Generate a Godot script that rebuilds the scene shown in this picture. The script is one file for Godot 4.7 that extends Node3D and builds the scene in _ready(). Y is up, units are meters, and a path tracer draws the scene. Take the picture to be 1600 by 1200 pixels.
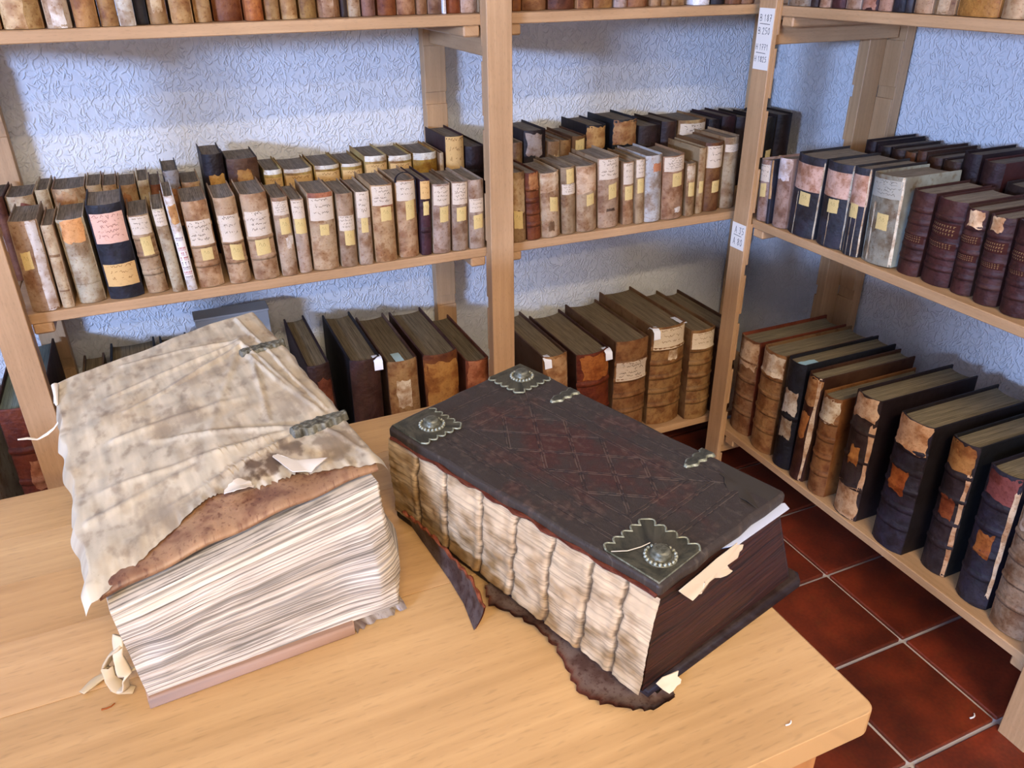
extends Node3D

# ---------------------------------------------------------------- mesh builder
class MB:
	var P := PackedVector3Array()
	var U := PackedVector2Array()
	var C := PackedColorArray()
	var I := PackedInt32Array()
	func v(p: Vector3, uv := Vector2.ZERO, c := Color.WHITE) -> int:
		P.append(p); U.append(uv); C.append(c)
		return P.size() - 1
	func tri(a: int, b: int, c: int) -> void:
		I.append(a); I.append(b); I.append(c)
	# a flat quad with its own corners, turned so that it faces along «out»
	func quad(a: Vector3, b: Vector3, c: Vector3, d: Vector3, out: Vector3, uv: Array, col := Color.WHITE) -> void:
		var i := v(a, uv[0], col)
		v(b, uv[1], col); v(c, uv[2], col); v(d, uv[3], col)
		if (c - a).cross(b - a).dot(out) >= 0.0:
			tri(i, i + 1, i + 2); tri(i, i + 2, i + 3)
		else:
			tri(i, i + 2, i + 1); tri(i, i + 3, i + 2)
	# a grid of nu x nv cells; its front looks along dP/du x dP/dv. f(u, v) -> [position, uv, colour]
	func grid(nu: int, nv: int, f: Callable, flip := false) -> void:
		var o := P.size()
		for j in nv + 1:
			for i in nu + 1:
				var r: Array = f.call(float(i) / nu, float(j) / nv)
				v(r[0], r[1], r[2])
		for j in nv:
			for i in nu:
				var a := o + j * (nu + 1) + i
				var b := a + 1
				var d := a + nu + 1
				var c := d + 1
				if flip:
					tri(a, b, c); tri(a, c, d)
				else:
					tri(a, c, b); tri(a, d, c)
	# a box with chamfered edges; the grain of its texture runs along axis g
	func box(c: Vector3, s: Vector3, bev := 0.002, g := 0, off := Vector2.ZERO, col := Color.WHITE) -> void:
		var h := s * 0.5
		var k := h - Vector3.ONE * minf(bev, minf(h.x, minf(h.y, h.z)) * 0.9)
		var a1 := (g + 1) % 3
		var a2 := (g + 2) % 3
		var uvf := func(p: Vector3) -> Vector2: return Vector2(p[g], p[a1] + p[a2]) + off
		var put := func(q: Array, n: Vector3) -> void:
			var w := []
			for p in q: w.append(uvf.call(p))
			quad(c + q[0], c + q[1], c + q[2], c + q[3], n, w, col)
		for ax in 3:
			var bx := (ax + 1) % 3
			var cx := (ax + 2) % 3
			for sg in [-1.0, 1.0]:
				var q := []
				for t in [[-1, -1], [1, -1], [1, 1], [-1, 1]]:
					var p := Vector3.ZERO
					p[ax] = sg * h[ax]; p[bx] = t[0] * k[bx]; p[cx] = t[1] * k[cx]
					q.append(p)
				var n := Vector3.ZERO
				n[ax] = sg
				put.call(q, n)
			if bev > 0.0:
				for sb in [-1.0, 1.0]:
					for sc in [-1.0, 1.0]:
						var q := []
						for t in [-1.0, 1.0]:
							var p := Vector3.ZERO
							p[ax] = t * k[ax]; p[bx] = sb * h[bx]; p[cx] = sc * k[cx]
							var r := Vector3.ZERO
							r[ax] = t * k[ax]; r[bx] = sb * k[bx]; r[cx] = sc * h[cx]
							if t < 0: q += [p, r]
							else: q += [r, p]
						var n := Vector3.ZERO
						n[bx] = sb; n[cx] = sc
						put.call(q, n)
		if bev > 0.0:
			for sx in [-1.0, 1.0]:
				for sy in [-1.0, 1.0]:
					for sz in [-1.0, 1.0]:
						var n := Vector3(sx, sy, sz)
						var i := v(c + n * Vector3(h.x, k.y, k.z), Vector2.ZERO, col)
						v(c + n * Vector3(k.x, h.y, k.z), Vector2.ZERO, col)
						v(c + n * Vector3(k.x, k.y, h.z), Vector2.ZERO, col)
						if (P[i + 2] - P[i]).cross(P[i + 1] - P[i]).dot(n) >= 0.0: tri(i, i + 1, i + 2)
						else: tri(i, i + 2, i + 1)
	# a slab over a convex outline (x, z) from y0 to y1 with its upper and lower edges rounded by r
	func slab(poly: Array, y0: float, y1: float, r: float, us := 1.0, col := Color.WHITE, rim := Color.WHITE) -> void:
		var n := poly.size()
		var mid := Vector2.ZERO
		var lo := Vector2(1e9, 1e9)
		var hi := -lo
		for p in poly:
			mid += p / n
			lo = lo.min(p); hi = hi.max(p)
		var area := 0.0
		for i in n: area += poly[i].cross(poly[(i + 1) % n])
		var rings := [[r, y0], [0.3 * r, y0 + 0.3 * r], [0.0, y0 + r], [0.0, y1 - r], [0.3 * r, y1 - 0.3 * r], [r, y1]]
		var o := P.size()
		for k in rings.size():
			for i in n:
				var p: Vector2 = poly[i]
				var q: Vector2 = p - (p - mid).normalized() * float(rings[k][0]) * 1.3
				v(Vector3(q.x, rings[k][1], q.y), (q - lo) / (hi - lo) if us <= 0.0 else Vector2(q.x + rings[k][1], q.y) * us, col if k > 4 else rim)
		for k in rings.size() - 1:
			for i in n:
				var a := o + k * n + i
				var b := o + k * n + (i + 1) % n
				if area > 0.0:
					tri(a, b, b + n); tri(a, b + n, a + n)
				else:
					tri(a, b + n, b); tri(a, a + n, b + n)
		for e in [[0, y0, -1], [rings.size() - 1, y1, 1]]:
			var m := v(Vector3(mid.x, e[1], mid.y), (mid - lo) / (hi - lo) if us <= 0.0 else Vector2(mid.x + e[1], mid.y) * us, col)
			var first := P.size()
			for i in n: v(P[o + e[0] * n + i], U[o + e[0] * n + i], col)
			for i in n:
				var a := first + i
				var b := first + (i + 1) % n
				if (area > 0.0) == (e[2] > 0): tri(m, a, b)
				else: tri(m, b, a)
	# a tube through points
	func tube(pts: Array, rad: Callable, seg := 6, col := Color.WHITE, flat := 1.0) -> void:
		var o := P.size()
		var up := Vector3.UP
		for i in pts.size():
			var d: Vector3 = (pts[mini(i + 1, pts.size() - 1)] - pts[maxi(i - 1, 0)]).normalized()
			var sx := d.cross(up)
			if sx.length() < 0.05: sx = d.cross(Vector3.RIGHT)
			sx = sx.normalized()
			var sy := sx.cross(d).normalized()
			var r: float = rad.call(float(i) / (pts.size() - 1))
			for k in seg + 1:
				var a := TAU * k / seg
				v(pts[i] + (sx * cos(a) + sy * sin(a) * flat) * r, Vector2(float(k) / seg, i * 0.1), col)
		for i in pts.size() - 1:
			for k in seg:
				var a := o + i * (seg + 1) + k
				tri(a, a + 1, a + seg + 2); tri(a, a + seg + 2, a + seg + 1)
		for e in [0, pts.size() - 1]:
			var m := v(pts[e], Vector2.ZERO, col)
			for k in seg:
				var a: int = o + e * (seg + 1) + k
				if e == 0: tri(m, a + 1, a)
				else: tri(m, a, a + 1)
	# a profile of (radius, height) turned about y
	func lathe(at: Vector3, prof: Array, seg := 20, col := Color.WHITE) -> void:
		grid(seg, prof.size() - 1, func(u, w):
			var q: Vector2 = prof[roundi(w * (prof.size() - 1))]
			return [at + Vector3(cos(-TAU * u) * q.x, q.y, sin(-TAU * u) * q.x), Vector2(u, w), col])
	# a sheet between two lines of points
	func sheet(A: Array, B: Array, nv: int, bend: Callable, us := 4.0, col := Color.WHITE) -> void:
		grid(A.size() - 1, nv, func(u, w):
			var i := roundi(u * (A.size() - 1))
			var p: Vector3 = A[i].lerp(B[i], w)
			return [p + bend.call(u, w), Vector2(p.x + p.y, p.z) * us, col])
	func mesh(m: Material, smooth := true) -> ArrayMesh:
		var N := PackedVector3Array()
		N.resize(P.size())
		for t in range(0, I.size(), 3):
			var n := (P[I[t + 2]] - P[I[t]]).cross(P[I[t + 1]] - P[I[t]])
			N[I[t]] += n; N[I[t + 1]] += n; N[I[t + 2]] += n
		for i in N.size(): N[i] = N[i].normalized() if N[i].length_squared() > 1e-24 else Vector3.UP
		var a := []
		a.resize(Mesh.ARRAY_MAX)
		a[Mesh.ARRAY_VERTEX] = P; a[Mesh.ARRAY_NORMAL] = N; a[Mesh.ARRAY_TEX_UV] = U; a[Mesh.ARRAY_COLOR] = C; a[Mesh.ARRAY_INDEX] = I
		var am := ArrayMesh.new()
		am.add_surface_from_arrays(Mesh.PRIMITIVE_TRIANGLES, a)
		am.surface_set_material(0, m)
		return am

# ---------------------------------------------------------------- scene helpers
var M := {}
var rng := RandomNumberGenerator.new()
var taken := {}

func numbered(n: String) -> String:
	taken[n] = taken.get(n, -1) + 1
	return n if taken[n] == 0 else "%s_%03d" % [n, taken[n]]

func thing(called: String, label: String, category: String, at := Vector3.ZERO, group := "") -> Node3D:
	var o := Node3D.new()
	o.name = numbered(called)
	add_child(o)
	o.position = at
	o.set_meta("label", label); o.set_meta("category", category)
	if group: o.set_meta("group", group)
	return o

func part(called: String, mb: MB, m: Material, parent: Node3D) -> MeshInstance3D:
	return partm(called, mb.mesh(m), parent)

func partm(called: String, me: Mesh, parent: Node3D) -> MeshInstance3D:
	var o := MeshInstance3D.new()
	o.name = called
	o.mesh = me
	o.cast_shadow = GeometryInstance3D.SHADOW_CASTING_SETTING_ON
	parent.add_child(o, true)
	return o

func struct(called: String, mb: MB, m: Material) -> MeshInstance3D:
	var o := part(called, mb, m, self)
	o.set_meta("kind", "structure")
	return o

func lin(hex: String) -> Color:
	return Color.html(hex).srgb_to_linear()

# ---------------------------------------------------------------- textures
func nz(sd: int, freq: float, oct: int, w: int, h: int, rw := 0, rh := 0) -> PackedByteArray:
	var n := FastNoiseLite.new()
	n.seed = sd
	n.noise_type = FastNoiseLite.TYPE_SIMPLEX_SMOOTH
	n.frequency = freq
	n.fractal_octaves = oct
	var im := n.get_seamless_image(w, h)
	if rw: im.resize(rw, rh, Image.INTERPOLATE_CUBIC)
	im.convert(Image.FORMAT_L8)
	return im.get_data()

func rgbtex(w: int, h: int, data: PackedByteArray) -> ImageTexture:
	return ImageTexture.create_from_image(Image.create_from_data(w, h, false, Image.FORMAT_RGB8, data))

func greytex(w: int, h: int, data: PackedByteArray) -> ImageTexture:
	return ImageTexture.create_from_image(Image.create_from_data(w, h, false, Image.FORMAT_L8, data))

func mat(col: Color, rough: float, tex: Texture2D = null, vcol := false, bump: Texture2D = null, bs := 0.1, spec := 0.5) -> StandardMaterial3D:
	var m := StandardMaterial3D.new()
	m.albedo_color = col
	m.roughness = rough
	m.metallic_specular = spec
	m.albedo_texture = tex
	m.vertex_color_use_as_albedo = vcol
	if bump:
		m.heightmap_enabled = true
		m.heightmap_texture = bump
		m.heightmap_scale = bs
	return m

# mottled skin: a pale ground with brown stains, specks and scratches (multiplied by the colour of the book)
func skin_tex(sd: int, stain: Color, amount: float, speck: float) -> ImageTexture:
	var S := 512
	var a := nz(sd, 0.008, 4, S, S)
	var b := nz(sd + 1, 0.03, 3, S, S)
	var c := nz(sd + 2, 0.25, 2, S, S)
	var e := nz(sd + 3, 0.05, 2, 128, 64, S, S)
	var m := nz(sd + 4, 0.07, 3, S, S)
	var d := PackedByteArray()
	d.resize(S * S * 3)
	for i in S * S:
		var k := smoothstep(0.25, 0.95, a[i] / 255.0 + (b[i] / 255.0 - 0.5) * 0.45) * amount * 0.8
		k = minf(1.0, k + smoothstep(0.60, 0.85, m[i] / 255.0) * 0.5 * amount)
		var f := 1.0 - clampf((c[i] / 255.0 - 0.72) * 4.0, 0.0, 1.0) * speck - absf(e[i] / 255.0 - 0.5) * 0.18
		d[i * 3] = int(255.0 * lerpf(1.0, stain.r, k) * f)
		d[i * 3 + 1] = int(255.0 * lerpf(1.0, stain.g, k) * f)
		d[i * 3 + 2] = int(255.0 * lerpf(1.0, stain.b, k) * f)
	return rgbtex(S, S, d)

func wood_tex() -> ImageTexture:
	var W := 1024
	var H := 512
	var a := nz(11, 0.02, 3, 64, 128, W, H)
	var b := nz(12, 0.05, 3, 32, 512, W, H)
	var c := nz(13, 0.2, 1, 200, 512, W, H)
	var e := nz(14, 0.012, 2, 256, 128, W, H)
	var d := PackedByteArray()
	d.resize(W * H * 3)
	for i in W * H:
		var t := (b[i] / 255.0 - 0.5) * 0.16 + (a[i] / 255.0 - 0.5) * 0.16 + (e[i] / 255.0 - 0.5) * 0.10
		var fl := clampf((c[i] / 255.0 - 0.72) * 5.0, 0.0, 1.0) * 0.06
		var k := clampf(0.9 + t * 0.55 - fl, 0.0, 1.0)
		d[i * 3] = int(255.0 * minf(1.0, k * 1.02))
		d[i * 3 + 1] = int(255.0 * clampf(k * (0.985 + t * 0.12), 0.0, 1.0))
		d[i * 3 + 2] = int(255.0 * clampf(k * (0.95 + t * 0.3), 0.0, 1.0))
	return rgbtex(W, H, d)

# fine lines along u, for the edges of pages and for fibres
func line_tex(sd: int, depth: float) -> ImageTexture:
	var W := 512
	var H := 512
	var a := nz(sd, 0.22, 2, 12, 512, W, H)
	var b := nz(sd + 1, 0.02, 3, W, H)
	var d := PackedByteArray()
	d.resize(W * H * 3)
	for i in W * H:
		var k := clampf(1.0 - depth * smoothstep(0.58, 0.22, a[i] / 255.0) - 0.14 * (1.0 - b[i] / 255.0), 0.0, 1.0)
		d[i * 3] = int(255.0 * k)
		d[i * 3 + 1] = int(252.0 * k)
		d[i * 3 + 2] = int(247.0 * k)
	return rgbtex(W, H, d)

# rendered plaster: many short crooked ridges left by the float, as relief
func plaster_tex() -> ImageTexture:
	var S := 1024
	var hgt := PackedFloat32Array()
	hgt.resize(S * S)
	rng.seed = 5
	for k in 5600:
		var x := rng.randf() * S
		var y := rng.randf() * S
		var ang := PI / 2 + rng.randfn() * 0.5
		var bow := rng.randfn() * 0.05
		var r := rng.randf_range(2.0, 3.8)
		var n := int(rng.randf_range(8, 44))
		var up := rng.randf_range(0.35, 1.0)
		for s in n:
			x += cos(ang); y += sin(ang); ang += bow + rng.randfn() * 0.12
			var f := up * sqrt(maxf(0.0, 1.0 - pow(absf(2.0 * s / n - 1.0), 4.0)))
			var R := int(ceil(r))
			for dy in range(-R, R + 1):
				for dx in range(-R, R + 1):
					var q := 1.0 - (dx * dx + dy * dy) / (r * r)
					if q > 0.0:
						var i := posmod(int(y) + dy, S) * S + posmod(int(x) + dx, S)
						hgt[i] = maxf(hgt[i], f * q)
	var lowf := nz(31, 0.02, 3, S, S)
	var d := PackedByteArray()
	d.resize(S * S)
	for i in S * S: d[i] = int(clampf(30.0 + 170.0 * hgt[i] + lowf[i] * 0.2, 0, 255))
	return greytex(S, S, d)

func tile_tex() -> ImageTexture:
	var S := 512
	var a := nz(41, 0.012, 3, S, S)
	var b := nz(42, 0.2, 2, S, S)
	var c := nz(43, 0.05, 3, S, S)
	var d := PackedByteArray()
	d.resize(S * S * 3)
	for i in S * S:
		var k := 0.72 + (a[i] / 255.0 - 0.5) * 0.35 + (b[i] / 255.0 - 0.5) * 0.16
		var g := clampf((c[i] / 255.0 - 0.6) * 1.2, 0.0, 1.0) * 0.3
		d[i * 3] = int(255.0 * clampf(k, 0, 1))
		d[i * 3 + 1] = int(255.0 * clampf(k * (0.92 + g), 0, 1))
		d[i * 3 + 2] = int(255.0 * clampf(k * (0.85 + g), 0, 1))
	return rgbtex(S, S, d)

func stroke(im: Image, pts: Array, c: Color, w := 1) -> void:
	for i in pts.size() - 1:
		var a: Vector2 = pts[i]
		var b: Vector2 = pts[i + 1]
		var n := int(maxf(absf(b.x - a.x), absf(b.y - a.y))) + 1
		for s in n + 1:
			var p := a.lerp(b, float(s) / n)
			im.fill_rect(Rect2i(int(p.x - w * 0.5), int(p.y - w * 0.5), w, w), c)

# the papers stuck on the spines: sixteen cells of handwriting, print and plain colour
func label_tex() -> ImageTexture:
	var S := 1024
	var im := Image.create_empty(S, S, false, Image.FORMAT_RGB8)
	rng.seed = 77
	for cell in 16:
		var o := Vector2(cell % 4, cell / 4) * 256.0
		var bg := Color("cbb89e")
		var ink := Color("4a3a2c")
		if cell == 8: bg = Color("d8aa90"); ink = Color("8a5c4c")
		elif cell == 9: bg = Color("cda468"); ink = Color("7c5428")
		elif cell == 10: bg = Color("dcd2c4"); ink = Color("503834")
		elif cell == 11: bg = Color("a09a88"); ink = Color("5a5448")
		elif cell == 12: bg = Color("d6c2a0"); ink = Color("8a6c48")
		elif cell == 13: bg = Color("ceb272"); ink = Color("8c7a48")
		elif cell == 14: bg = Color("3c1e18"); ink = Color("8c6c44")
		elif cell == 15: bg = Color("d8b488"); ink = Color("6a4c30")
		im.fill_rect(Rect2i(int(o.x), int(o.y), 256, 256), bg)
		for k in 130:   # foxing and dirt
			var q := o + Vector2(rng.randf() * 236, rng.randf() * 240)
			var s := int(rng.randf_range(3, 16))
			im.fill_rect(Rect2i(int(q.x), int(q.y), s, int(s * rng.randf_range(0.4, 1.0))), bg.lerp(Color("8a6a48"), rng.randf_range(0.03, 0.2 if cell != 14 else 0.05)))
		if cell < 8 or cell in [8, 9, 11, 12]:
			var lines := 3 + cell % 3
			for l in lines:
				var y := o.y + 30 + l * 200.0 / lines
				var x := o.x + rng.randf_range(14, 60)
				var pts := []
				while x < o.x + rng.randf_range(190, 245):
					x += rng.randf_range(4, 9)
					pts.append(Vector2(x, y + rng.randf_range(-12, 12) * (2.0 if rng.randf() < 0.15 else 1.0)))
					if rng.randf() < 0.12:
						stroke(im, pts, ink, 3); pts = []; x += 12
				stroke(im, pts, ink, 3)
		elif cell == 10:
			for l in 9:
				var y := o.y + 12 + l * 27
				for k in 5:
					if rng.randf() < 0.8:
						var col := Color("a02c24") if l in [2, 3, 4, 7] else ink
						im.fill_rect(Rect2i(int(o.x + 30 + k * 40), int(y), int(rng.randf_range(16, 34)), 5), col)
						im.fill_rect(Rect2i(int(o.x + 34 + k * 40), int(y), 6, 18), col)
						im.fill_rect(Rect2i(int(o.x + 48 + k * 40), int(y + 6), 6, 14), col)
		elif cell == 13:
			stroke(im, [o + Vector2(60, 100), o + Vector2(90, 60), o + Vector2(110, 120)], ink, 4)
			stroke(im, [o + Vector2(130, 120), o + Vector2(150, 70), o + Vector2(175, 110), o + Vector2(150, 130)], ink, 4)
		elif cell == 14:
			for l in 3:
				for k in 9:
					var w := rng.randf_range(8, 17)
					im.fill_rect(Rect2i(int(o.x + 24 + k * 23), int(o.y + 40 + l * 66), int(w), 8), ink)
					im.fill_rect(Rect2i(int(o.x + 26 + k * 23), int(o.y + 40 + l * 66), 5, 34), ink)
		elif cell == 15:
			stroke(im, [o + Vector2(110, 80), o + Vector2(140, 70), o + Vector2(130, 150)], ink, 5)
	return ImageTexture.create_from_image(im)

# strokes of a felt pen for the paper labels on the posts, on a grid 4 wide and 6 high
const GLYPH := {
	"B": [[0, 6, 0, 0, 3, 0.6, 3, 2.2, 0, 3, 3.4, 3.6, 3.2, 5.6, 0, 6]], "H": [[0, 0, 0, 6], [3.4, 0, 3.2, 6], [0, 3.2, 3.4, 2.9]], "A": [[0, 6, 1.7, 0, 3.4, 6], [0.7, 4, 2.8, 3.8]],
	"0": [[2, 0, 0.4, 2, 0.6, 5, 2, 6, 3.4, 4, 3.2, 1, 2, 0]], "1": [[0.8, 1.4, 2, 0, 2, 6]], "2": [[0.3, 1.4, 1.6, 0, 3.2, 1.2, 0.2, 6, 3.6, 5.8]],
	"3": [[0.4, 0.4, 3.2, 0.2, 1.4, 2.6, 3.2, 4, 2, 6, 0.2, 5.4]], "5": [[3.4, 0, 0.8, 0.2, 0.6, 2.6, 3, 2.8, 3.2, 5, 0.4, 6]],
	"7": [[0.3, 0.2, 3.4, 0, 1.6, 6], [0.8, 3, 3, 2.8]], "8": [[2, 2.8, 0.5, 1.2, 2, 0, 3.3, 1.2, 2, 2.8, 0.4, 4.6, 2, 6, 3.5, 4.6, 2, 2.8]]}

func pen_tex(w: int, h: int, rows: Array) -> ImageTexture:
	var im := Image.create_empty(w, h, false, Image.FORMAT_RGB8)
	im.fill(Color("e4dccb"))
	var ink := Color("1c1a20")
	for r in rows:
		if r[0] == "-":
			stroke(im, [Vector2(r[1] - 4, r[2]), Vector2(r[1] + r[3], r[2] + 4)], ink, 6)
			continue
		var x: float = r[1]
		for ch in r[0]:
			if ch == " ":
				x += r[3] * 2.6
				continue
			for line in GLYPH[ch]:
				var pts := []
				for i in range(0, line.size(), 2): pts.append(Vector2(x + line[i] * r[3], r[2] + line[i + 1] * r[3] * 1.3))
				stroke(im, pts, ink, 5)
			x += r[3] * 5.2
	return ImageTexture.create_from_image(im)

# ---------------------------------------------------------------- shelf books
const CELL := {"a": 0, "b": 1, "c": 2, "d": 3, "e": 4, "f": 5, "g": 6, "h": 7, "pink": 8, "tan": 9, "print": 10, "greyscript": 11, "tanw": 12}
var noise := FastNoiseLite.new()

# A book that stands with its spine towards +z: x across its thickness, y up. feat lists what is on the spine: T label over the full width, Y small shelfmark, Z coloured zone, P torn or worn patch, G gilt lines, M paper slip in the head, S strap over the head; heights are counted from the head, 0 to 1.
func book(label: String, group: String, at: Vector3, turn: float, lean: float, w: float, h: float, d: float, hex: String, board_hex: String, page_hex: String, bands: int, feat: String) -> void:
	rng.seed = hash(label)
	noise.seed = rng.randi() % 9999
	var o := thing("book", label, "book", at + Vector3.UP * (absf(lean) * w * 0.5 + 0.0007), group)
	o.rotation = Vector3(0, turn, lean)
	var col := lin(hex)
	var bcol := lin(board_hex)
	if col.s > 0.2:   # aged skin is warmer than paper
		col = Color.from_hsv(col.h, minf(col.s * 1.04, 1.0), col.v * 0.88)
	var off := Vector2(rng.randf() * 7, rng.randf() * 7)
	var bulge := minf(0.013, w * 0.24) * rng.randf_range(0.75, 1.1)
	var th := 0.0022 if h < 0.24 else 0.0045
	var ys := []      # centres of the raised bands
	for k in bands: ys.append(h * (0.1 + 0.8 * (k + 0.75) / (bands + 0.5)))
	var zones := []
	for f in feat.split(" ", false):
		if f[0] == "Z":
			var q := f.substr(1).split(":")
			var r := q[0].split("-")
			zones.append([h * (1.0 - float(r[1])), h * (1.0 - float(r[0])), lin(q[1])])
	var bh := 0.0042 if h > 0.24 else 0.0022
	var bw := 0.006 if h > 0.24 else 0.0042
	var spine := func(s: float, y: float, lift: float) -> Vector3:
		var t := 2.0 * s - 1.0
		var z := -bulge * pow(absf(t), 2.4)
		var e := lift
		for yb in ys:
			e += bh * clampf(1.4 - absf(y - yb) / bw * 1.2, 0.0, 1.0)
		e += 0.0011 * noise.get_noise_2d(s * 160.0 * w / 0.05 * 0.25, y * 900.0 * 0.4)
		e -= 0.0016 * smoothstep(h - 0.006, h, y) + 0.0012 * smoothstep(0.004, 0.0, y)
		return Vector3(t * (w * 0.5 + e * absf(t) * 0.4), y, z + e * (1.0 - 0.5 * absf(t)))
	var lev := [0.0, 0.004]
	for k in range(1, 10): lev.append(h * k / 10.0)
	lev += [h - 0.006, h - 0.0008]
	for yb in ys: lev += [yb - bw * 1.75, yb - bw * 1.25, yb - bw * 0.5, yb + bw * 0.5, yb + bw * 1.25, yb + bw * 1.7]
	for zn in zones: lev += [zn[0] - 0.0002, zn[0] + 0.0002, zn[1] - 0.0002, zn[1] + 0.0002]
	var lv := []
	for y in lev:
		if y >= 0.0 and y <= h: lv.append(y)
	lv.sort()
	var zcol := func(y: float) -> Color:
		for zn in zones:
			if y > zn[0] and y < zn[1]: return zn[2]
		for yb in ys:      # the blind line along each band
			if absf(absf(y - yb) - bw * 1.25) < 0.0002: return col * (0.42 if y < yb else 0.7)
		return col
	# cover: spine, then the two boards as thin slabs
	var mb := MB.new()
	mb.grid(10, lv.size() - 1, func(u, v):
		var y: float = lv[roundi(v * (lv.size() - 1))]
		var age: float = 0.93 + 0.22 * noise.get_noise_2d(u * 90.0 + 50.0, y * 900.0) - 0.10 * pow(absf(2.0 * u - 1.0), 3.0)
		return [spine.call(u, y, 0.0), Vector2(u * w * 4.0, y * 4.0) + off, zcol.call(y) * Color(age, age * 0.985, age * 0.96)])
	mb.grid(10, 1, func(u, v):     # the rim of the spine at the head
		var p: Vector3 = spine.call(u, h - 0.0008, 0.0)
		return [p.lerp(Vector3(p.x * 0.9, p.y - 0.0008, p.z - 0.003), v), Vector2(u * w * 4.0, 0.1 + v * 0.02) + off, zcol.call(h - 0.0008)])
	for s in [-1.0, 1.0]:
		var jit := rng.randf_range(-0.0015, 0.0015)
		var zf: float = -bulge + 0.001
		var zb: float = -d + jit
		mb.box(Vector3(s * (w * 0.5 - th * 0.5), h * 0.5 + jit * 0.3, (zf + zb) * 0.5), Vector3(th, h + jit * 0.6, zf - zb), 0.0009, 1, off * s, bcol)
	part("cover", mb, M.skin, o)
	# pages: head with the rounding of the back, hollow at the fore-edge
	var pg := MB.new()
	var pc := lin(page_hex)
	var top := h - (0.004 if h < 0.24 else 0.007)
	var sag := rng.randf_range(0.004, 0.010) * clampf(w / 0.05, 0.4, 1.5)
	var wi := w * 0.5 - th
	pg.grid(8, 3, func(u, v):
		var t: float = 2.0 * u - 1.0
		var z0: float = -bulge * pow(absf(t), 2.4) - 0.0025
		var z1: float = -d + 0.005 + sag * (1.0 - t * t)
		return [Vector3(t * wi, top - 0.0012 * t * t, lerpf(z0, z1, v)), Vector2(v * 0.4 + off.x, t * wi * 9.0), pc])
	pg.grid(8, 1, func(u, v):
		var t: float = 2.0 * u - 1.0
		return [Vector3(t * wi, lerpf(top - 0.0012 * t * t, 0.003, v), -d + 0.005 + sag * (1.0 - t * t)), Vector2(v + off.x, t * wi * 9.0), pc])
	part("page_block", pg, M.pages, o)
	for f in feat.split(" ", false):
		var q := f.substr(1).split(":")
		var r := q[0].split("-")
		match f[0]:
			"T", "Y", "G":
				var y1 := h * (1.0 - float(r[0]))
				var y0 := h * (1.0 - float(r[1]))
				var s0 := 0.05
				var s1 := 0.95
				var cell := 13
				if f[0] == "T": cell = CELL[q[1]]
				elif f[0] == "G": cell = 14
				else:
					var sr := q[1].split("-")
					s0 = float(sr[0]); s1 = float(sr[1])
				var lb := MB.new()
				var tl := rng.randfn() * 0.012 if f[0] == "Y" else 0.0
				lb.grid(8, 8, func(u, v):
					var s: float = lerpf(s0, s1, u)
					var y: float = lerpf(y0, y1, v) + tl * (u - 0.5) * (y1 - y0) * 6.0
					if f[0] != "G":      # edges that were cut or torn by hand
						if v == 0.0 or v == 1.0: y += 0.0012 * noise.get_noise_2d(u * 300.0, v * 90.0 + 7.0)
						if u == 0.0 or u == 1.0: s += 0.012 * noise.get_noise_2d(v * 300.0, u * 90.0)
					return [spine.call(s, clampf(y, 0.0, h - 0.0015), 0.0007), (Vector2(cell % 4, cell / 4) + Vector2(lerpf(0.03, 0.97, u), lerpf(0.97, 0.03, v))) * 0.25, Color.WHITE])
				var pn: String = {"T": "title_label", "Y": "shelfmark_label", "G": "gilt_lettering"}[f[0]]
				part(pn, lb, M.labels, o)
			"P":
				var y1 := h * (1.0 - float(r[0]))
				var y0 := h * (1.0 - float(r[1]))
				var sr := q[1].split("-")
				var s0 := float(sr[0])
				var s1 := float(sr[1])
				var pcol := lin(q[2])
				var pb := MB.new()
				var tall := (y1 - y0) > h * 0.45
				pb.grid(8, 18 if tall else 10, func(u, v):
					var e: float = noise.get_noise_2d(v * (260.0 if tall else 120.0), u * 60.0 + 3.0) * (0.5 if s1 - s0 < 0.3 else 0.16)
					var s: float = lerpf(s0, s1, u) + e * (s1 - s0) * (1.0 if u == 0.0 or u == 1.0 else 0.4)
					var y: float = lerpf(y0, y1, v)
					if v == 0.0 or v == 1.0: y += noise.get_noise_2d(u * 200.0, v * 50.0 + 11.0) * minf(0.012, (y1 - y0) * 0.2)
					return [spine.call(clampf(s, 0.005, 0.995), clampf(y, 0.0004, h - 0.0012), 0.0005), Vector2(s * w * 4.0, y * 4.0) + off * 2.0, pcol])
				part("worn_patch", pb, M.skin, o)
			"M":
				# a slip of paper between the leaves: stands up a little and folds over towards the spine
				var sx := (float(r[0]) - 0.5) * w
				var sw := 0.020
				var pb := MB.new()
				var fold := [Vector3(0, top - 0.004, -0.030), Vector3(0, top + 0.004, -0.024), Vector3(0, top + 0.005, -0.008), Vector3(0, top - 0.002, 0.002), Vector3(0, top - 0.022, 0.004)]
				if q.size() > 2: fold = [Vector3(0, top + 0.0012, -0.060), Vector3(0, top + 0.003, -0.045), Vector3(0, top + 0.0025, -0.030), Vector3(0, top + 0.004, -0.018), Vector3(0, top + 0.0035, -0.008)]
				for k in 2:
					pb.grid(2, 4, func(u, v):
						var p: Vector3 = fold[roundi(v * 4)]
						return [p + Vector3(sx + (u - 0.5) * sw, -0.0004 * k, -0.0003 * k), Vector2(u, v), lin(q[1])], k == 0)
				part("paper_slip", pb, M.paper, o)
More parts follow.
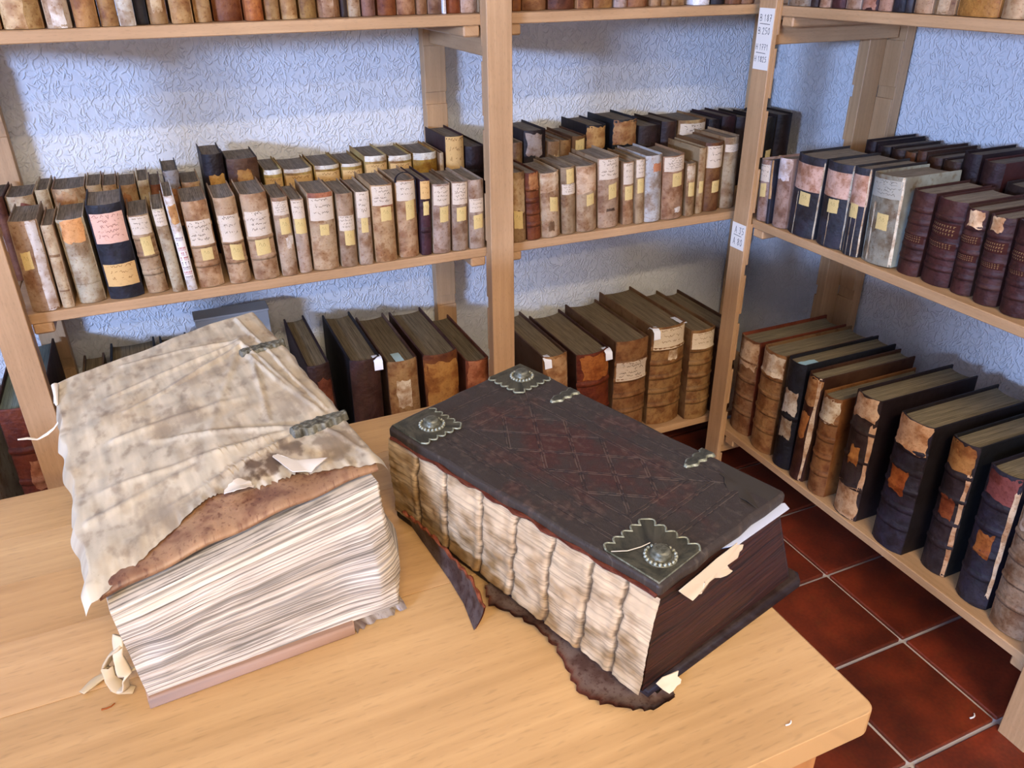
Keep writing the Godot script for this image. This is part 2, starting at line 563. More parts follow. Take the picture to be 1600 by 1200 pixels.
			"S":
				var sb := MB.new()
				var pts := []
				for k in 15:
					var a := PI * k / 14.0
					pts.append(Vector3(-cos(a) * w * 0.49, h - 0.004 + sin(a) * 0.017, -0.004 - 0.01 * sin(a)))
				for k in 8: pts.append(Vector3(w * 0.49, h - 0.004 - 0.01 * k, -0.006))
				sb.tube(pts, func(_t): return 0.0022, 6, lin("1e1c22"), 0.4)
				part("strap", sb, M.skin, o)


# ---------------------------------------------------------------- the scene
func _ready() -> void:
	# camera
	var cam := Camera3D.new()
	cam.name = "camera"
	add_child(cam)
	var r := Vector3(0.914, -0.0085, 0.4057).normalized()
	var f := Vector3(0.3548, -0.4684, -0.8092).normalized()
	var u := r.cross(f).normalized()
	cam.transform = Transform3D(Basis(f.cross(u), u, -f), Vector3(-0.64, 1.3486, 1.5648))
	cam.fov = 51.256
	cam.near = 0.05
	cam.current = true
	# sky outside the window, exposure
	var we := WorldEnvironment.new()
	we.name = "environment"
	var env := Environment.new()
	env.background_mode = Environment.BG_SKY
	var sk := Sky.new()
	var sm := ProceduralSkyMaterial.new()
	sm.sky_top_color = Color(0.42, 0.58, 0.9)
	sm.sky_horizon_color = Color(0.72, 0.82, 0.95)
	sm.ground_bottom_color = Color(0.3, 0.3, 0.3)
	sm.ground_horizon_color = Color(0.5, 0.52, 0.55)
	sk.sky_material = sm
	env.sky = sk
	env.background_energy_multiplier = 1.6
	env.tonemap_mode = Environment.TONE_MAPPER_LINEAR
	env.tonemap_exposure = 1.0
	env.sdfgi_enabled = true
	env.ssao_enabled = true
	env.ssil_enabled = true
	we.environment = env
	add_child(we)
	# daylight that comes in through the window, and the ceiling lamps
	area_light("window_daylight", Vector3(-3.93, 1.68, 3.1), Vector3(1, -0.1, -0.72), Vector2(1.1, 0.30), Color(0.63, 0.75, 1.0), 38.0)
	for z in LAMP_Z: area_light("ceiling_lamp_light", Vector3(LAMP_X, 2.625, z), Vector3(0, -1, 0), Vector2(0.16, 1.2), Color(1.0, 0.91, 0.775), 8.2)
	materials()
	room()
	racks()
	table()
	for z in LAMP_Z: ceiling_lamp(z)
	parchment_volume()
	leather_volume()
	shelf_books()
	oddments()

const LAMP_X := -0.75
const LAMP_Z := [2.7, 4.1]

func area_light(called: String, at: Vector3, towards: Vector3, size: Vector2, c: Color, e: float) -> void:
	var l := AreaLight3D.new()
	l.name = numbered(called)
	add_child(l)
	l.look_at_from_position(at, at + towards, Vector3.UP if absf(towards.normalized().y) < 0.9 else Vector3.RIGHT)
	l.area_size = size
	l.light_color = c
	l.light_energy = e
	l.area_range = 12.0
	l.shadow_enabled = true

func materials() -> void:
	var wood := wood_tex()
	M.wood = mat(Color(0.765, 0.62, 0.445), 0.55, wood)
	M.wood.uv1_scale = Vector3(1.6, 4.0, 1)
	M.table = mat(Color(1, 1, 1), 0.42, wood, true)
	M.table.uv1_scale = Vector3(1.1, 3.2, 1)
	M.skin = mat(Color.WHITE, 0.6, skin_tex(21, Color(0.60, 0.42, 0.26), 0.7, 0.2), true, greytex(512, 512, nz(29, 0.035, 5, 512, 512)), 0.09, 0.4)
	var lines := line_tex(61, 0.3)
	M.pages = mat(Color.WHITE, 0.85, lines, true, lines, 0.04, 0.2)
	M.labels = mat(Color.WHITE, 0.8, label_tex(), false, null, 0.0, 0.2)
	M.paper = mat(Color.WHITE, 0.8, null, true, null, 0.0, 0.2)
	M.paper.cull_mode = BaseMaterial3D.CULL_DISABLED
	var pl := plaster_tex()
	M.wall = mat(Color(0.84, 0.84, 0.83), 0.7, null, false, pl, 0.30)
	M.wall.uv1_triplanar = true
	M.wall.uv1_world_triplanar = true
	M.wall.uv1_scale = Vector3.ONE * 1.5
	M.plain_wall = mat(Color(0.82, 0.81, 0.79), 0.8)
	M.tile = mat(Color.WHITE, 0.5, tile_tex(), true)
	M.grout = mat(Color(0.74, 0.71, 0.68), 0.9)
	M.frame = mat(Color(0.85, 0.84, 0.82), 0.5)
	M.glass = mat(Color(0.95, 0.98, 1.0, 0.06), 0.02)
	M.glass.transparency = BaseMaterial3D.TRANSPARENCY_ALPHA
	M.glow = mat(Color(1, 0.97, 0.9), 0.5)
	M.glow.emission_enabled = true
	M.glow.emission = Color(1, 0.93, 0.8)
	M.glow.emission_energy_multiplier = 2.0
	M.leather = mat(Color.WHITE, 0.5, skin_tex(51, Color(0.5, 0.34, 0.3), 0.7, 0.2), true, null, 0.0, 0.5)
	M.leather.cull_mode = BaseMaterial3D.CULL_DISABLED

func room() -> void:
	# floor slab, then the terracotta tiles laid on it with recessed grey joints
	var mb := MB.new()
	mb.box(Vector3(-1.45, -0.058, 2.08), Vector3(5.5, 0.1, 5.26), 0.0)
	var fl := struct("floor", mb, M.grout)
	rng.seed = 8
	var shapes := []
	var pitch := 0.2352
	for k in 6:
		var t := MB.new()
		var tone := rng.randf_range(0.82, 1.12)
		t.box(Vector3.ZERO, Vector3(pitch - 0.0095, 0.012, pitch - 0.0095), 0.0022, 0, Vector2(rng.randf(), rng.randf()), lin("8c3a1c") * tone)
		shapes.append(t.mesh(M.tile))
	for i in range(-5, 2):
		for j in range(-5, 6):
			var x := 0.6797 + (i + 0.5) * pitch
			var z := 0.7155 + (j + 0.5) * pitch
			if x > 1.0 or z < -0.4: continue
			var o := partm("tile", shapes[rng.randi() % 6], fl)
			o.position = Vector3(x, -0.006 + rng.randf_range(-0.0006, 0.0006), z)
			o.rotation = Vector3(rng.randfn() * 0.002, (rng.randi() % 2) * PI, rng.randfn() * 0.002)
	# the rest of the floor, out of sight
	var rest := MB.new()
	for i in range(-20, 2):
		for j in range(-5, 17):
			if i >= -5 and j < 6: continue
			rest.box(Vector3(0.6797 + (i + 0.5) * pitch, -0.006, 0.7155 + (j + 0.5) * pitch), Vector3(pitch - 0.0095, 0.012, pitch - 0.0095), 0.002, 0, Vector2.ZERO, lin("8c3a1c"))
	part("tile_field", rest, M.tile, fl).set_meta("kind", "stuff")
	var w := MB.new()
	w.box(Vector3(-1.45, 1.3, -0.55), Vector3(5.5, 2.8, 0.2), 0.0)
	struct("wall_back", w, M.wall)
	w = MB.new()
	w.box(Vector3(1.2, 1.3, 2.08), Vector3(0.2, 2.8, 5.06), 0.0)
	struct("wall_right", w, M.wall)
	w = MB.new()
	w.box(Vector3(-1.45, 1.3, 4.7), Vector3(5.5, 2.8, 0.2), 0.0)
	struct("wall_front", w, M.plain_wall)
	w = MB.new()     # the left wall round its window
	w.box(Vector3(-4.1, 1.3, 0.975), Vector3(0.2, 2.8, 3.05), 0.0)
	w.box(Vector3(-4.1, 1.3, 4.15), Vector3(0.2, 2.8, 0.9), 0.0)
	w.box(Vector3(-4.1, 0.7, 3.1), Vector3(0.2, 1.6, 1.2), 0.0)
	w.box(Vector3(-4.1, 2.28, 3.1), Vector3(0.2, 0.84, 1.2), 0.0)
	struct("wall_left", w, M.plain_wall)
	w = MB.new()
	w.box(Vector3(-1.45, 2.8, 2.08), Vector3(5.5, 0.2, 5.26), 0.0)
	struct("ceiling", w, M.plain_wall)
	w = MB.new()
	for y in [1.52, 1.84]: w.box(Vector3(-4.08, y, 3.1), Vector3(0.06, 0.04, 1.2), 0.004)
	for z in [2.52, 3.1, 3.68]: w.box(Vector3(-4.08, 1.68, z), Vector3(0.06, 0.28, 0.04), 0.004)
	var win := struct("window_1", w, M.frame)
	for z in [2.81, 3.39]:
		var g := MB.new()
		g.box(Vector3(-4.08, 1.68, z), Vector3(0.006, 0.28, 0.54), 0.0)
		part("pane", g, M.glass, win)

func ceiling_lamp(z: float) -> void:
	var o := thing("ceiling_lamp", "white ceiling lamp with a long diffuser, %s" % ("nearer the shelves" if z == LAMP_Z[0] else "farther from the shelves"), "lamp", Vector3(LAMP_X, 2.64, z))
	var h := MB.new()
	h.box(Vector3(0, 0.03, 0), Vector3(1.26, 0.06, 0.2), 0.006)
	part("housing", h, M.frame, o)
	var d := MB.new()
	d.box(Vector3(0, -0.003, 0), Vector3(1.22, 0.01, 0.17), 0.002)
	part("diffuser", d, M.glow, o)

# ---------------------------------------------------------------- racks
func beam(o: Node3D, called: String, c: Vector3, s: Vector3, g: int, bev := 0.002) -> Node3D:
	var b := MB.new()
	b.box(c, s, bev, g, Vector2(rng.randf() * 5, rng.randf() * 5))
	return part(called, b, M.wood, o)

# an upright whose inner face (towards «inner») has a shallow notch every 0.13 m
func upright(o: Node3D, x0: float, x1: float, z0: float, z1: float, h: float, inner: Vector3) -> Node3D:
	var b := MB.new()
	var off := Vector2(rng.randf() * 5, rng.randf() * 5)
	var cut := 0.006
	var c := Vector3((x0 + x1) / 2, h / 2, (z0 + z1) / 2)
	var s := Vector3(x1 - x0, h, z1 - z0)
	b.box(c - inner * cut * 0.5, s - inner.abs() * cut, 0.0012, 1, off)
	var face := c + inner * (s * inner.abs()).length() * 0.5 - inner * cut * 0.5
	var y := 0.0
	while y < h:
		var top := minf(y + 0.105, h)
		b.box(Vector3(face.x, (y + top) / 2, face.z), Vector3(s.x, top - y, s.z) * (Vector3.ONE - inner.abs()) + inner.abs() * (cut + 0.0004), 0.0008, 1, off)
		y += 0.133
	return part("post", b, M.wood, o)

func racks() -> void:
	rng.seed = 14
	var L := thing("shelf_rack", "beech wood shelf rack along the back wall, packed with small vellum books", "shelf", Vector3.ZERO)
	var px := [-1.917, -0.9583, 0.0, 1.0]
	for x in px:
		upright(L, x, x + 0.054, -0.034, 0.0, 2.0, Vector3(0, 0, -1))
		upright(L, x, x + 0.054, -0.434, -0.40, 2.0, Vector3(0, 0, 1))
		for y in ([0.12, 1.9] if x == px[1] else [0.12, 1.2, 1.9]): beam(L, "rail", Vector3(x + 0.027, y, -0.217), Vector3(0.022, 0.05, 0.366), 2)
		for y in [0.1827, 0.7809, 1.2551]:
			for s in [-1, 1]:
				if (s < 0 and x < -1.9) or (s > 0 and x > 0.9): continue
				beam(L, "cleat", Vector3(x + 0.027 + s * 0.0445, y - 0.0201 - 0.0105, -0.216), Vector3(0.035, 0.021, 0.362), 2, 0.003)
	for k in 3:
		for y in [0.1827, 0.7809, 1.2551]:
			var a: float = px[k] + 0.0275
			var b: float = px[k + 1] + 0.0265
			beam(L, "shelf_board", Vector3((a + b) / 2, y - 0.01005, -0.2155), Vector3(b - a, 0.0201, 0.363), 0, 0.0015)
	var R := thing("shelf_rack", "beech wood shelf rack along the right wall, with dark folios on its bottom shelf", "shelf", Vector3.ZERO)
	var pz := [-0.0064, 0.9675, 1.945]
	var corner: Node3D
	for z in pz:
		var po := upright(R, 0.657, 0.6754, z, z + 0.0554, 2.0, Vector3(1, 0, 0))
		if z < 0.0: corner = po
		upright(R, 1.055, 1.089, z, z + 0.0554, 2.0, Vector3(-1, 0, 0))
		for y in [0.12, 1.2, 1.9]: beam(R, "rail", Vector3(0.865, y, z + 0.0277), Vector3(0.379, 0.05, 0.022), 0)
		for y in [0.1825, 0.7811, 1.2547]:
			for s in [-1, 1]:
				if (s < 0 and z < 0.0) or (s > 0 and z > 1.9): continue
				beam(R, "cleat", Vector3(0.865, y - 0.0201 - 0.0105, z + 0.0277 + s * 0.0455), Vector3(0.375, 0.021, 0.035), 0, 0.003)
	for k in 2:
		for y in [0.1825, 0.7811, 1.2547]:
			var a: float = pz[k] + (0.0283 if k else 0.0100)
			var b: float = pz[k + 1] + 0.0272
			beam(R, "shelf_board", Vector3(0.8655, y - 0.01005, (a + b) / 2), Vector3(0.379, 0.0201, b - a), 2, 0.0015)
	# paper labels on the corner post, written with a felt pen
	paper_label(corner, 1.250, 1.1237, -0.003, 0.0475, pen_tex(256, 640, [["B 187", 30, 66, 8.6], ["-", 40, 160, 160], ["B 250", 26, 200, 8.6], ["H 1771", 18, 372, 7.4], ["-", 34, 462, 150], ["H 1825", 16, 500, 7.4]]))
	paper_label(corner, 0.766, 0.702, -0.005, 0.046, pen_tex(256, 300, [["A 35", 60, 40, 10], ["-", 50, 140, 140], ["A 80", 50, 176, 10]]))

func paper_label(on: Node3D, y1: float, y0: float, za: float, zb: float, tex: Texture2D) -> void:
	var b := MB.new()
	var x := 0.6563
	b.quad(Vector3(x, y1, za), Vector3(x, y1, zb), Vector3(x, y0, zb), Vector3(x, y0, za), Vector3.LEFT, [Vector2(0, 0), Vector2(1, 0), Vector2(1, 1), Vector2(0, 1)])
	b.quad(Vector3(x, y1, za), Vector3(x, y1, zb), Vector3(x + 0.0006, y1, zb), Vector3(x + 0.0006, y1, za), Vector3.UP, [Vector2.ZERO, Vector2.ZERO, Vector2.ZERO, Vector2.ZERO])
	b.quad(Vector3(x, y1, zb), Vector3(x, y0, zb), Vector3(x + 0.0006, y0, zb), Vector3(x + 0.0006, y1, zb), Vector3.BACK, [Vector2.ZERO, Vector2.ZERO, Vector2.ZERO, Vector2.ZERO])
	part("paper_label", b, mat(Color.WHITE, 0.8, tex), on)

# ---------------------------------------------------------------- table
func table() -> void:
	rng.seed = 3
	var T := thing("table", "honey coloured beech table under the two big old books", "table", Vector3.ZERO)
	var z0 := 0.5445
	var z1 := 1.2398
	var xr := -0.1405
	var cuts := [0.0, 0.135, 0.262, 0.40, 0.545, 1.0]
	var tones := ["c8a26c", "cea974", "c49c66", "cca570", "c8a26c"]
	var top := MB.new()
	top.box(Vector3((xr - 1.75) / 2, 0.732, (z0 + z1) / 2), Vector3(xr + 1.75 - 0.02, 0.03, z1 - z0 - 0.02), 0.0, 0, Vector2.ZERO, lin("d0a068"))
	var tt := part("tabletop", top, M.table, T)
	for k in 5:
		var a: float = lerpf(z0, z1, cuts[k])
		var b: float = lerpf(z0, z1, cuts[k + 1])
		var m := MB.new()
		var off := Vector2(rng.randf() * 5, rng.randf() * 5)
		var poly := []
		if k == 4: # the front board has the rounded corner
			poly = [Vector2(-1.75, a + 0.00012), Vector2(xr, a + 0.00012)]
			for i in 7:
				var t := PI / 2 * i / 6
				poly.append(Vector2(xr - 0.012 + cos(t) * 0.012, b - 0.012 + sin(t) * 0.012))
			poly.append(Vector2(-1.75, b))
		elif k == 0:
			poly = [Vector2(-1.75, a), Vector2(xr - 0.012, a), Vector2(xr - 0.004, a + 0.003), Vector2(xr, a + 0.012), Vector2(xr, b - 0.00012), Vector2(-1.75, b - 0.00012)]
		else:
			poly = [Vector2(-1.75, a + 0.00012), Vector2(xr, a + 0.00012), Vector2(xr, b - 0.00012), Vector2(-1.75, b - 0.00012)]
		m.slab(poly, 0.72, 0.75, 0.0008 if k in [1, 2, 3] else 0.0018, 1.0, lin(tones[k]), lin(tones[k]))
		for i in m.U.size(): m.U[i] += off
		part("plank", m, M.table, tt)
	for x in [-1.62, xr - 0.1]:
		for z in [z0 + 0.045, z1 - 0.043]:
			var m := MB.new()
			m.box(Vector3(x + 0.02, 0.36, z), Vector3(0.065, 0.72, 0.065), 0.004, 1, Vector2(x, z), lin("b8824c"))
			part("leg", m, M.table, T)
	for z in [z0 + 0.05, z1 - 0.05]:
		var m := MB.new()
		m.box(Vector3(-0.91, 0.675, z), Vector3(1.28, 0.085, 0.022), 0.002, 0, Vector2(z, 0), lin("b8824c"))
		part("apron", m, M.table, T)
	for x in [-1.6, xr - 0.08]:
		var m := MB.new()
		m.box(Vector3(x, 0.675, (z0 + z1) / 2), Vector3(0.022, 0.085, z1 - z0 - 0.2), 0.002, 2, Vector2(x, 0), lin("b8824c"))
		part("apron", m, M.table, T)

# ---------------------------------------------------------------- the open-edged volume in a parchment wrapper
const PO := Vector3(-0.64, 0.7506, 0.72)

func parchment_tex() -> ImageTexture:
	var S := 1024
	var a := nz(71, 0.004, 4, S, S)
	var b := nz(72, 0.015, 4, S, S)
	var c := nz(73, 0.12, 2, S, S)
	var e := nz(74, 0.03, 3, 512, 128, S, S)
	var g := nz(75, 0.006, 3, S, S)
	var sp := nz(76, 0.012, 4, S, S)
	var d := PackedByteArray()
	d.resize(S * S * 3)
	# stains of their own: where (u, t), size, how dark
	var st := [[0.63, 0.83, 0.10, 0.05, 0.85], [0.75, 0.81, 0.07, 0.05, 0.6], [0.42, 0.48, 0.14, 0.08, 0.3], [0.25, 0.84, 0.12, 0.09, 0.22], [0.86, 0.62, 0.12, 0.09, 0.2], [0.92, 0.86, 0.12, 0.09, 0.4], [0.55, 0.30, 0.16, 0.05, 0.15]]
	for y in S:
		for x in S:
			var i := y * S + x
			var u := float(x) / S
			var t := float(y) / S
			var n := b[i] / 255.0 - 0.5
			var k := clampf((a[i] / 255.0 - 0.40) * 1.0 + n * 0.5, 0.0, 1.0) * 0.85
			var grey := clampf((g[i] / 255.0 - 0.5) * 1.6, 0.0, 1.0) * 0.35
			var br := smoothstep(0.5, 0.95, sp[i] / 255.0) * 0.30
			for s in st:
				var q: float = pow((u - s[0]) / s[2], 2) + pow((t - s[1]) / s[3], 2) + n * 1.6
				if q < 1.0: br = maxf(br, s[4] * smoothstep(1.0, 0.1, q))
			var f := 1.0 - clampf((c[i] / 255.0 - 0.80) * 5.0, 0.0, 1.0) * 0.2 - (e[i] / 255.0 - 0.5) * 0.22
			var col := Color(0.73, 0.67, 0.56).lerp(Color(0.62, 0.52, 0.38), k).lerp(Color(0.56, 0.515, 0.45), grey).lerp(Color(0.30, 0.22, 0.15), br)
			d[i * 3] = int(clampf(col.r * f, 0, 1) * 255)
			d[i * 3 + 1] = int(clampf(col.g * f, 0, 1) * 255)
			d[i * 3 + 2] = int(clampf(col.b * f, 0, 1) * 255)
	return rgbtex(S, S, d)

func ptop(u: float, t: float) -> Vector3:
	var near := Vector3(-0.7595, 0.868, 0.946).lerp(Vector3(-0.4885, 0.892, 0.884), u)
	var far := Vector3(-0.806, 0.882, 0.527).lerp(Vector3(-0.5515, 0.894, 0.424), u)
	return far.lerp(near, t) - PO

func leaf_stack(bot: Array, top: Array, nper: Array, nv: int, amp: float, fr: float, bulge: Callable, colour: Callable) -> MB:
	# the four sides of a block of leaves, from near left round to the right, far and left; corners given as bottom and top
	var mb := MB.new()
	var n1 := FastNoiseLite.new()
	n1.seed = 5
	n1.frequency = 1.0
	n1.fractal_octaves = 3
	var total := 0
	for k in nper: total += k
	var per := []
	for e in 4:
		for k in nper[e]: per.append(Vector2(e, float(k) / nper[e]))
	per.append(Vector2(0, 0))
	mb.grid(total, nv, func(u, v):
		var q: Vector2 = per[roundi(u * total)]
		var e := int(q.x)
		var a: Vector3 = bot[e].lerp(bot[(e + 1) % 4], q.y)
		var b: Vector3 = top[e].lerp(top[(e + 1) % 4], q.y)
		var side: Vector3 = (bot[(e + 1) % 4] - bot[e]).normalized()
		var out := side.cross(Vector3.UP).normalized()
		var p := a.lerp(b, v)
		var at := p + Vector3(3, 0, 0)
		var wv: float = v * fr + n1.get_noise_2d(at.x * 3.0 + at.z * 3.0, v * 1.6) * 1.5
		var leaf: float = n1.get_noise_2d(wv * 0.8, at.x * 1.6 + at.z * 1.6)
		var edge := clampf(minf(q.y, 1.0 - q.y) * 12.0, 0.0, 1.0)
		p += out * (leaf * amp + bulge.call(e, q.y, v)) * (0.35 + 0.65 * edge)
		p.y += n1.get_noise_2d(at.x * 9.0 + at.z * 9.0, 3.0) * 0.003 * sin(PI * v)
		return [p, Vector2((at.x + at.z) * 1.4, wv / fr * 0.48), colour.call(e, q.y, v, leaf, wv)])
	mb.grid(12, 12, func(u, v): return [top[0].lerp(top[1], u).lerp(top[3].lerp(top[2], u), v), Vector2(u, v), colour.call(0, u, 1.0, 0.0, 1.0)])
	return mb

func parchment_volume() -> void:
	var o := thing("antique_book", "huge stained parchment-bound book with torn cover and ragged cream page edges, on the table", "book", PO)
	var bot := [Vector3(-0.739, 0.762, 0.966), Vector3(-0.4965, 0.762, 0.945), Vector3(-0.545, 0.762, 0.45), Vector3(-0.79, 0.762, 0.53)]
	var top := [Vector3(-0.751, 0.853, 0.948), Vector3(-0.494, 0.876, 0.888), Vector3(-0.556, 0.878, 0.432), Vector3(-0.797, 0.866, 0.536)]
	for k in 4:
		bot[k] -= PO; top[k] -= PO
	var lines := line_tex(81, 0.32)
	var leaves := mat(Color.WHITE, 0.8, lines, true, lines, 0.06, 0.2)
	var swell := func(e: int, q: float, v: float) -> float:
		if e == 0: return 0.006 * sin(PI * v) + (0.016 * exp(-pow((v - 0.38) / 0.25, 2)) * smoothstep(0.75, 1.0, q)) - 0.010 * exp(-pow((v - 0.5) / 0.13, 2)) * smoothstep(0.16, 0.0, q)
		if e == 1: return 0.020 * exp(-pow((v - 0.36) / 0.24, 2)) - 0.006 * smoothstep(0.25, 0.0, v)
		return 0.0
	var lcol := func(e: int, q: float, v: float, leaf: float, wv: float) -> Color:
		var w := clampf(0.55 + leaf * 0.9 + 0.2 * sin(wv * 0.4), 0.0, 1.0)
		var c := lin("a99b8a").lerp(lin("d6c9b8"), w)
		if v > 0.84: c = c.lerp(lin("dccfba"), 0.7)
		return c
	part("page_block", leaf_stack(bot, top, [130, 130, 20, 60], 130, 0.0032, 46.0, swell, lcol), leaves, o)
	# lower board, broken off at its right near corner
	var lb := MB.new()
	lb.slab([Vector2(-0.1, 0.2505), Vector2(0.092, 0.2375), Vector2(0.098, 0.19), Vector2(0.09, -0.28), Vector2(-0.155, -0.2)], 0.0, 0.0125, 0.002, 5.0, lin("94745c"), lin("94745c"))
	part("lower_board", lb, M.paper, o)
	var rag := MB.new()
	rng.seed = 4
	var A := []
	var B := []
	for k in 16:
		var t := k / 15.0
		A.append(Vector3(0.088 + 0.056 * t, 0.011, 0.222 - 0.012 * t))
		B.append(Vector3(0.094 + 0.056 * t, 0.002, 0.236 - 0.014 * t + rng.randf_range(-0.005, 0.004)))
	rag.sheet(A, B, 3, func(u, w): return Vector3(0, 0.004 * sin(PI * w), 0), 5.0, lin("85796c"))
	part("torn_edge", rag, M.leather, o)
	# upper board, bare where the parchment is torn back
	var ub := MB.new()
	var prof := [[0.35, 0.011], [0.6, 0.011], [0.8, 0.011], [0.93, 0.0115], [0.965, 0.0105], [0.98, 0.009], [0.987, 0.0065], [0.988, 0.004], [0.982, 0.001]]
	ub.grid(60, prof.size() - 1, func(u, v):
		var q: Array = prof[roundi(v * (prof.size() - 1))]
		var p: Vector3 = ptop(lerpf(0.012, 0.995, u), q[0]) + Vector3.UP * (q[1] - 0.010 + 0.004 * sin(PI * u))
		p.y += 0.0016 * sin(u * 23.0) * smoothstep(0.9, 1.0, q[0])
		return [p, Vector2(p.x, p.z + p.y) * 5.0, lin("a07a56").lerp(lin("7c583c"), clampf(0.5 + 0.5 * sin(u * 9.0 + 1.0), 0, 1) * 0.6)], true)
	part("upper_board", ub, M.leather, o)
	# the parchment: wrinkled, drawn towards the clasps, torn along the near side
	var nw := FastNoiseLite.new()
	nw.seed = 9
	nw.frequency = 1.0
	nw.fractal_octaves = 2
	var tear := Curve.new()
	tear.min_value = 0.0
	tear.max_value = 1.2
	for q in [[0.0, 1.0], [0.1, 0.972], [0.25, 0.92], [0.42, 0.856], [0.5, 0.872], [0.56, 0.9], [0.7, 0.912], [0.85, 0.95], [0.97, 0.985], [1.0, 0.99]]: tear.add_point(Vector2(q[0], q[1]), 0, 0, Curve.TANGENT_LINEAR, Curve.TANGENT_LINEAR)
	tear.bake()
	# creases [u0, t0, u1, t1, height, width]
	var cr := [[0.8, 0.19, 0.2, 0.22, 0.0045, 0.016], [0.82, 0.17, 0.3, 0.05, 0.0035, 0.014], [0.8, 0.22, 0.25, 0.34, 0.004, 0.016], [0.82, 0.2, 0.5, 0.62, 0.002, 0.02], [0.84, 0.22, 0.93, 0.6, 0.005, 0.010], [0.9, 0.05, 0.97, 0.7, 0.0045, 0.008],
		[0.78, 0.74, 0.1, 0.66, 0.0035, 0.018], [0.78, 0.72, 0.3, 0.52, 0.0035, 0.016], [0.8, 0.76, 0.3, 0.82, 0.003, 0.016], [0.83, 0.3, 0.95, 0.72, 0.0035, 0.010], [0.9, 0.74, 0.98, 0.93, 0.003, 0.01], [0.2, 0.45, 0.7, 0.5, 0.003, 0.02], [0.05, 0.75, 0.5, 0.72, 0.0025, 0.022], [0.86, 0.24, 0.74, 0.66, 0.003, 0.01]]
	var skin := func(u: float, t: float) -> float:
		var h: float = 0.0034 * nw.get_noise_2d(u * 1.3 + t * 0.9, t * 4.2 + 3.0) + 0.0013 * nw.get_noise_2d(u * 3.5 + t, t * 9.0)
		for c in cr:
			var a := Vector2(c[0], c[1] * 1.7)
			var b := Vector2(c[2], c[3] * 1.7)
			var p := Vector2(u, t * 1.7)
			var k := clampf((p - a).dot(b - a) / (b - a).length_squared(), -0.05, 1.0)
			var dd := (p - a - (b - a) * k).length()
			if dd < c[5] * 3.0: h += c[4] * exp(-pow(dd / c[5], 2)) * (1.0 - 0.6 * k)
		return h
	var pc := MB.new()
	pc.grid(150, 170, func(gu, gv):
		var u := lerpf(-0.05, 1.035, gu)
		var uc := clampf(u, 0.0, 1.0)
		var t1: float = tear.sample_baked(uc) + 0.006 * nw.get_noise_1d(uc * 26.0) + (0.012 * nw.get_noise_1d(uc * 60.0) if uc > 0.36 and uc < 0.75 else 0.0)
		var t := lerpf(-0.03, t1, gv)
		var p: Vector3 = ptop(u, t) + Vector3.UP * (0.004 + 0.004 * sin(PI * uc) + skin.call(u, t))
		if u < 0.0:
			p.y -= pow(-u / 0.05, 1.5) * (0.016 + 0.010 * nw.get_noise_1d(t * 4.0 + 9.0))
			p.x += (-u) * 0.12 + 0.006 * nw.get_noise_1d(t * 5.0)
		if u > 1.0: p.y -= pow((u - 1.0) / 0.035, 1.4) * (0.016 + 0.008 * nw.get_noise_1d(t * 11.0))
		if t < 0.0: p.y -= pow(-t / 0.03, 1.5) * 0.012
		var lip := smoothstep(0.93, 1.0, gv)
		if u > 0.3: p.y += 0.004 * lip * nw.get_noise_1d(uc * 14.0 + 4.0)
		else: p.y -= 0.003 * lip
		return [p, Vector2(uc, clampf(t, 0, 1)), Color.WHITE], true)
	var pm := mat(Color.WHITE, 0.6, parchment_tex(), false, null, 0.0, 0.35)
	pm.cull_mode = BaseMaterial3D.CULL_DISABLED
	part("parchment_cover", pc, pm, o)
	# pale shreds that stand up along the tear
	var torn := [[[0.46, 0.888], [0.485, 0.872], [0.52, 0.868], [0.555, 0.885], [0.565, 0.905], [0.53, 0.912], [0.49, 0.905]], [[0.665, 0.845], [0.685, 0.842], [0.705, 0.862], [0.73, 0.868], [0.77, 0.905], [0.83, 0.938], [0.76, 0.945], [0.70, 0.925]]]
	for s in torn:
		var outl := []
		for q in s: outl.append(ptop(q[0], q[1]) + Vector3.UP * (0.014 + 0.003 * sin(q[0] * 40.0)))
		part("torn_shred", scrap(ragged(outl, 31, 0.0009), Vector3.UP * 0.0009, lin("c9baa4")), M.paper, o)
	# clasps: corroded metal leaves
	var metal := mat(Color.WHITE, 0.62, skin_tex(91, Color(0.45, 0.42, 0.34), 0.9, 0.4), true, null, 0.0, 0.5)
	metal.metallic = 0.35
	for c in [[Vector3(-0.587, 0, 0.566), Vector3(-0.527, 0, 0.553), 0.215], [Vector3(-0.562, 0, 0.789), Vector3(-0.4965, 0, 0.774), 0.74]]:
		var a: Vector3 = c[0] - PO
		var b: Vector3 = c[1] - PO
		var dir := (b - a).normalized()
		var sd := dir.cross(Vector3.UP)
		var m := MB.new()
		m.grid(44, 12, func(u, v):
			var p := a.lerp(b, u)
			var tv: float = v * 2.0 - 1.0
			var hw := 0.0105 * (0.12 + 0.88 * pow(sin(PI * clampf(u * 0.86 + 0.1, 0, 1)), 0.7)) * (1.0 + 0.13 * sin(u * 26.0) + 0.06 * sin(u * 61.0))
			p += sd * tv * hw
			var y := ptop(0.9, c[2]).y + 0.0085
			p.y = y + 0.0042 * sqrt(maxf(0.0, 1.0 - tv * tv)) + 0.0016 * nw.get_noise_2d(u * 9.0, v * 5.0)
			if absf(tv) > 0.99 or u == 0.0 or u == 1.0: p.y = y - 0.006
			return [p, Vector2(u, v) * 0.6, lin("5c584a").lerp(lin("8a8672"), clampf(0.5 + nw.get_noise_2d(u * 14.0, v * 7.0 + 5.0), 0, 1))])
		part("clasp", m, metal, o)
		var pin := MB.new()
		pin.lathe(b + Vector3.UP * (ptop(0.95, c[2]).y + 0.012), [Vector2(0.0045, 0), Vector2(0.0045, 0.003), Vector2(0.003, 0.0045), Vector2(0.0, 0.005)], 12, lin("4a4438"))
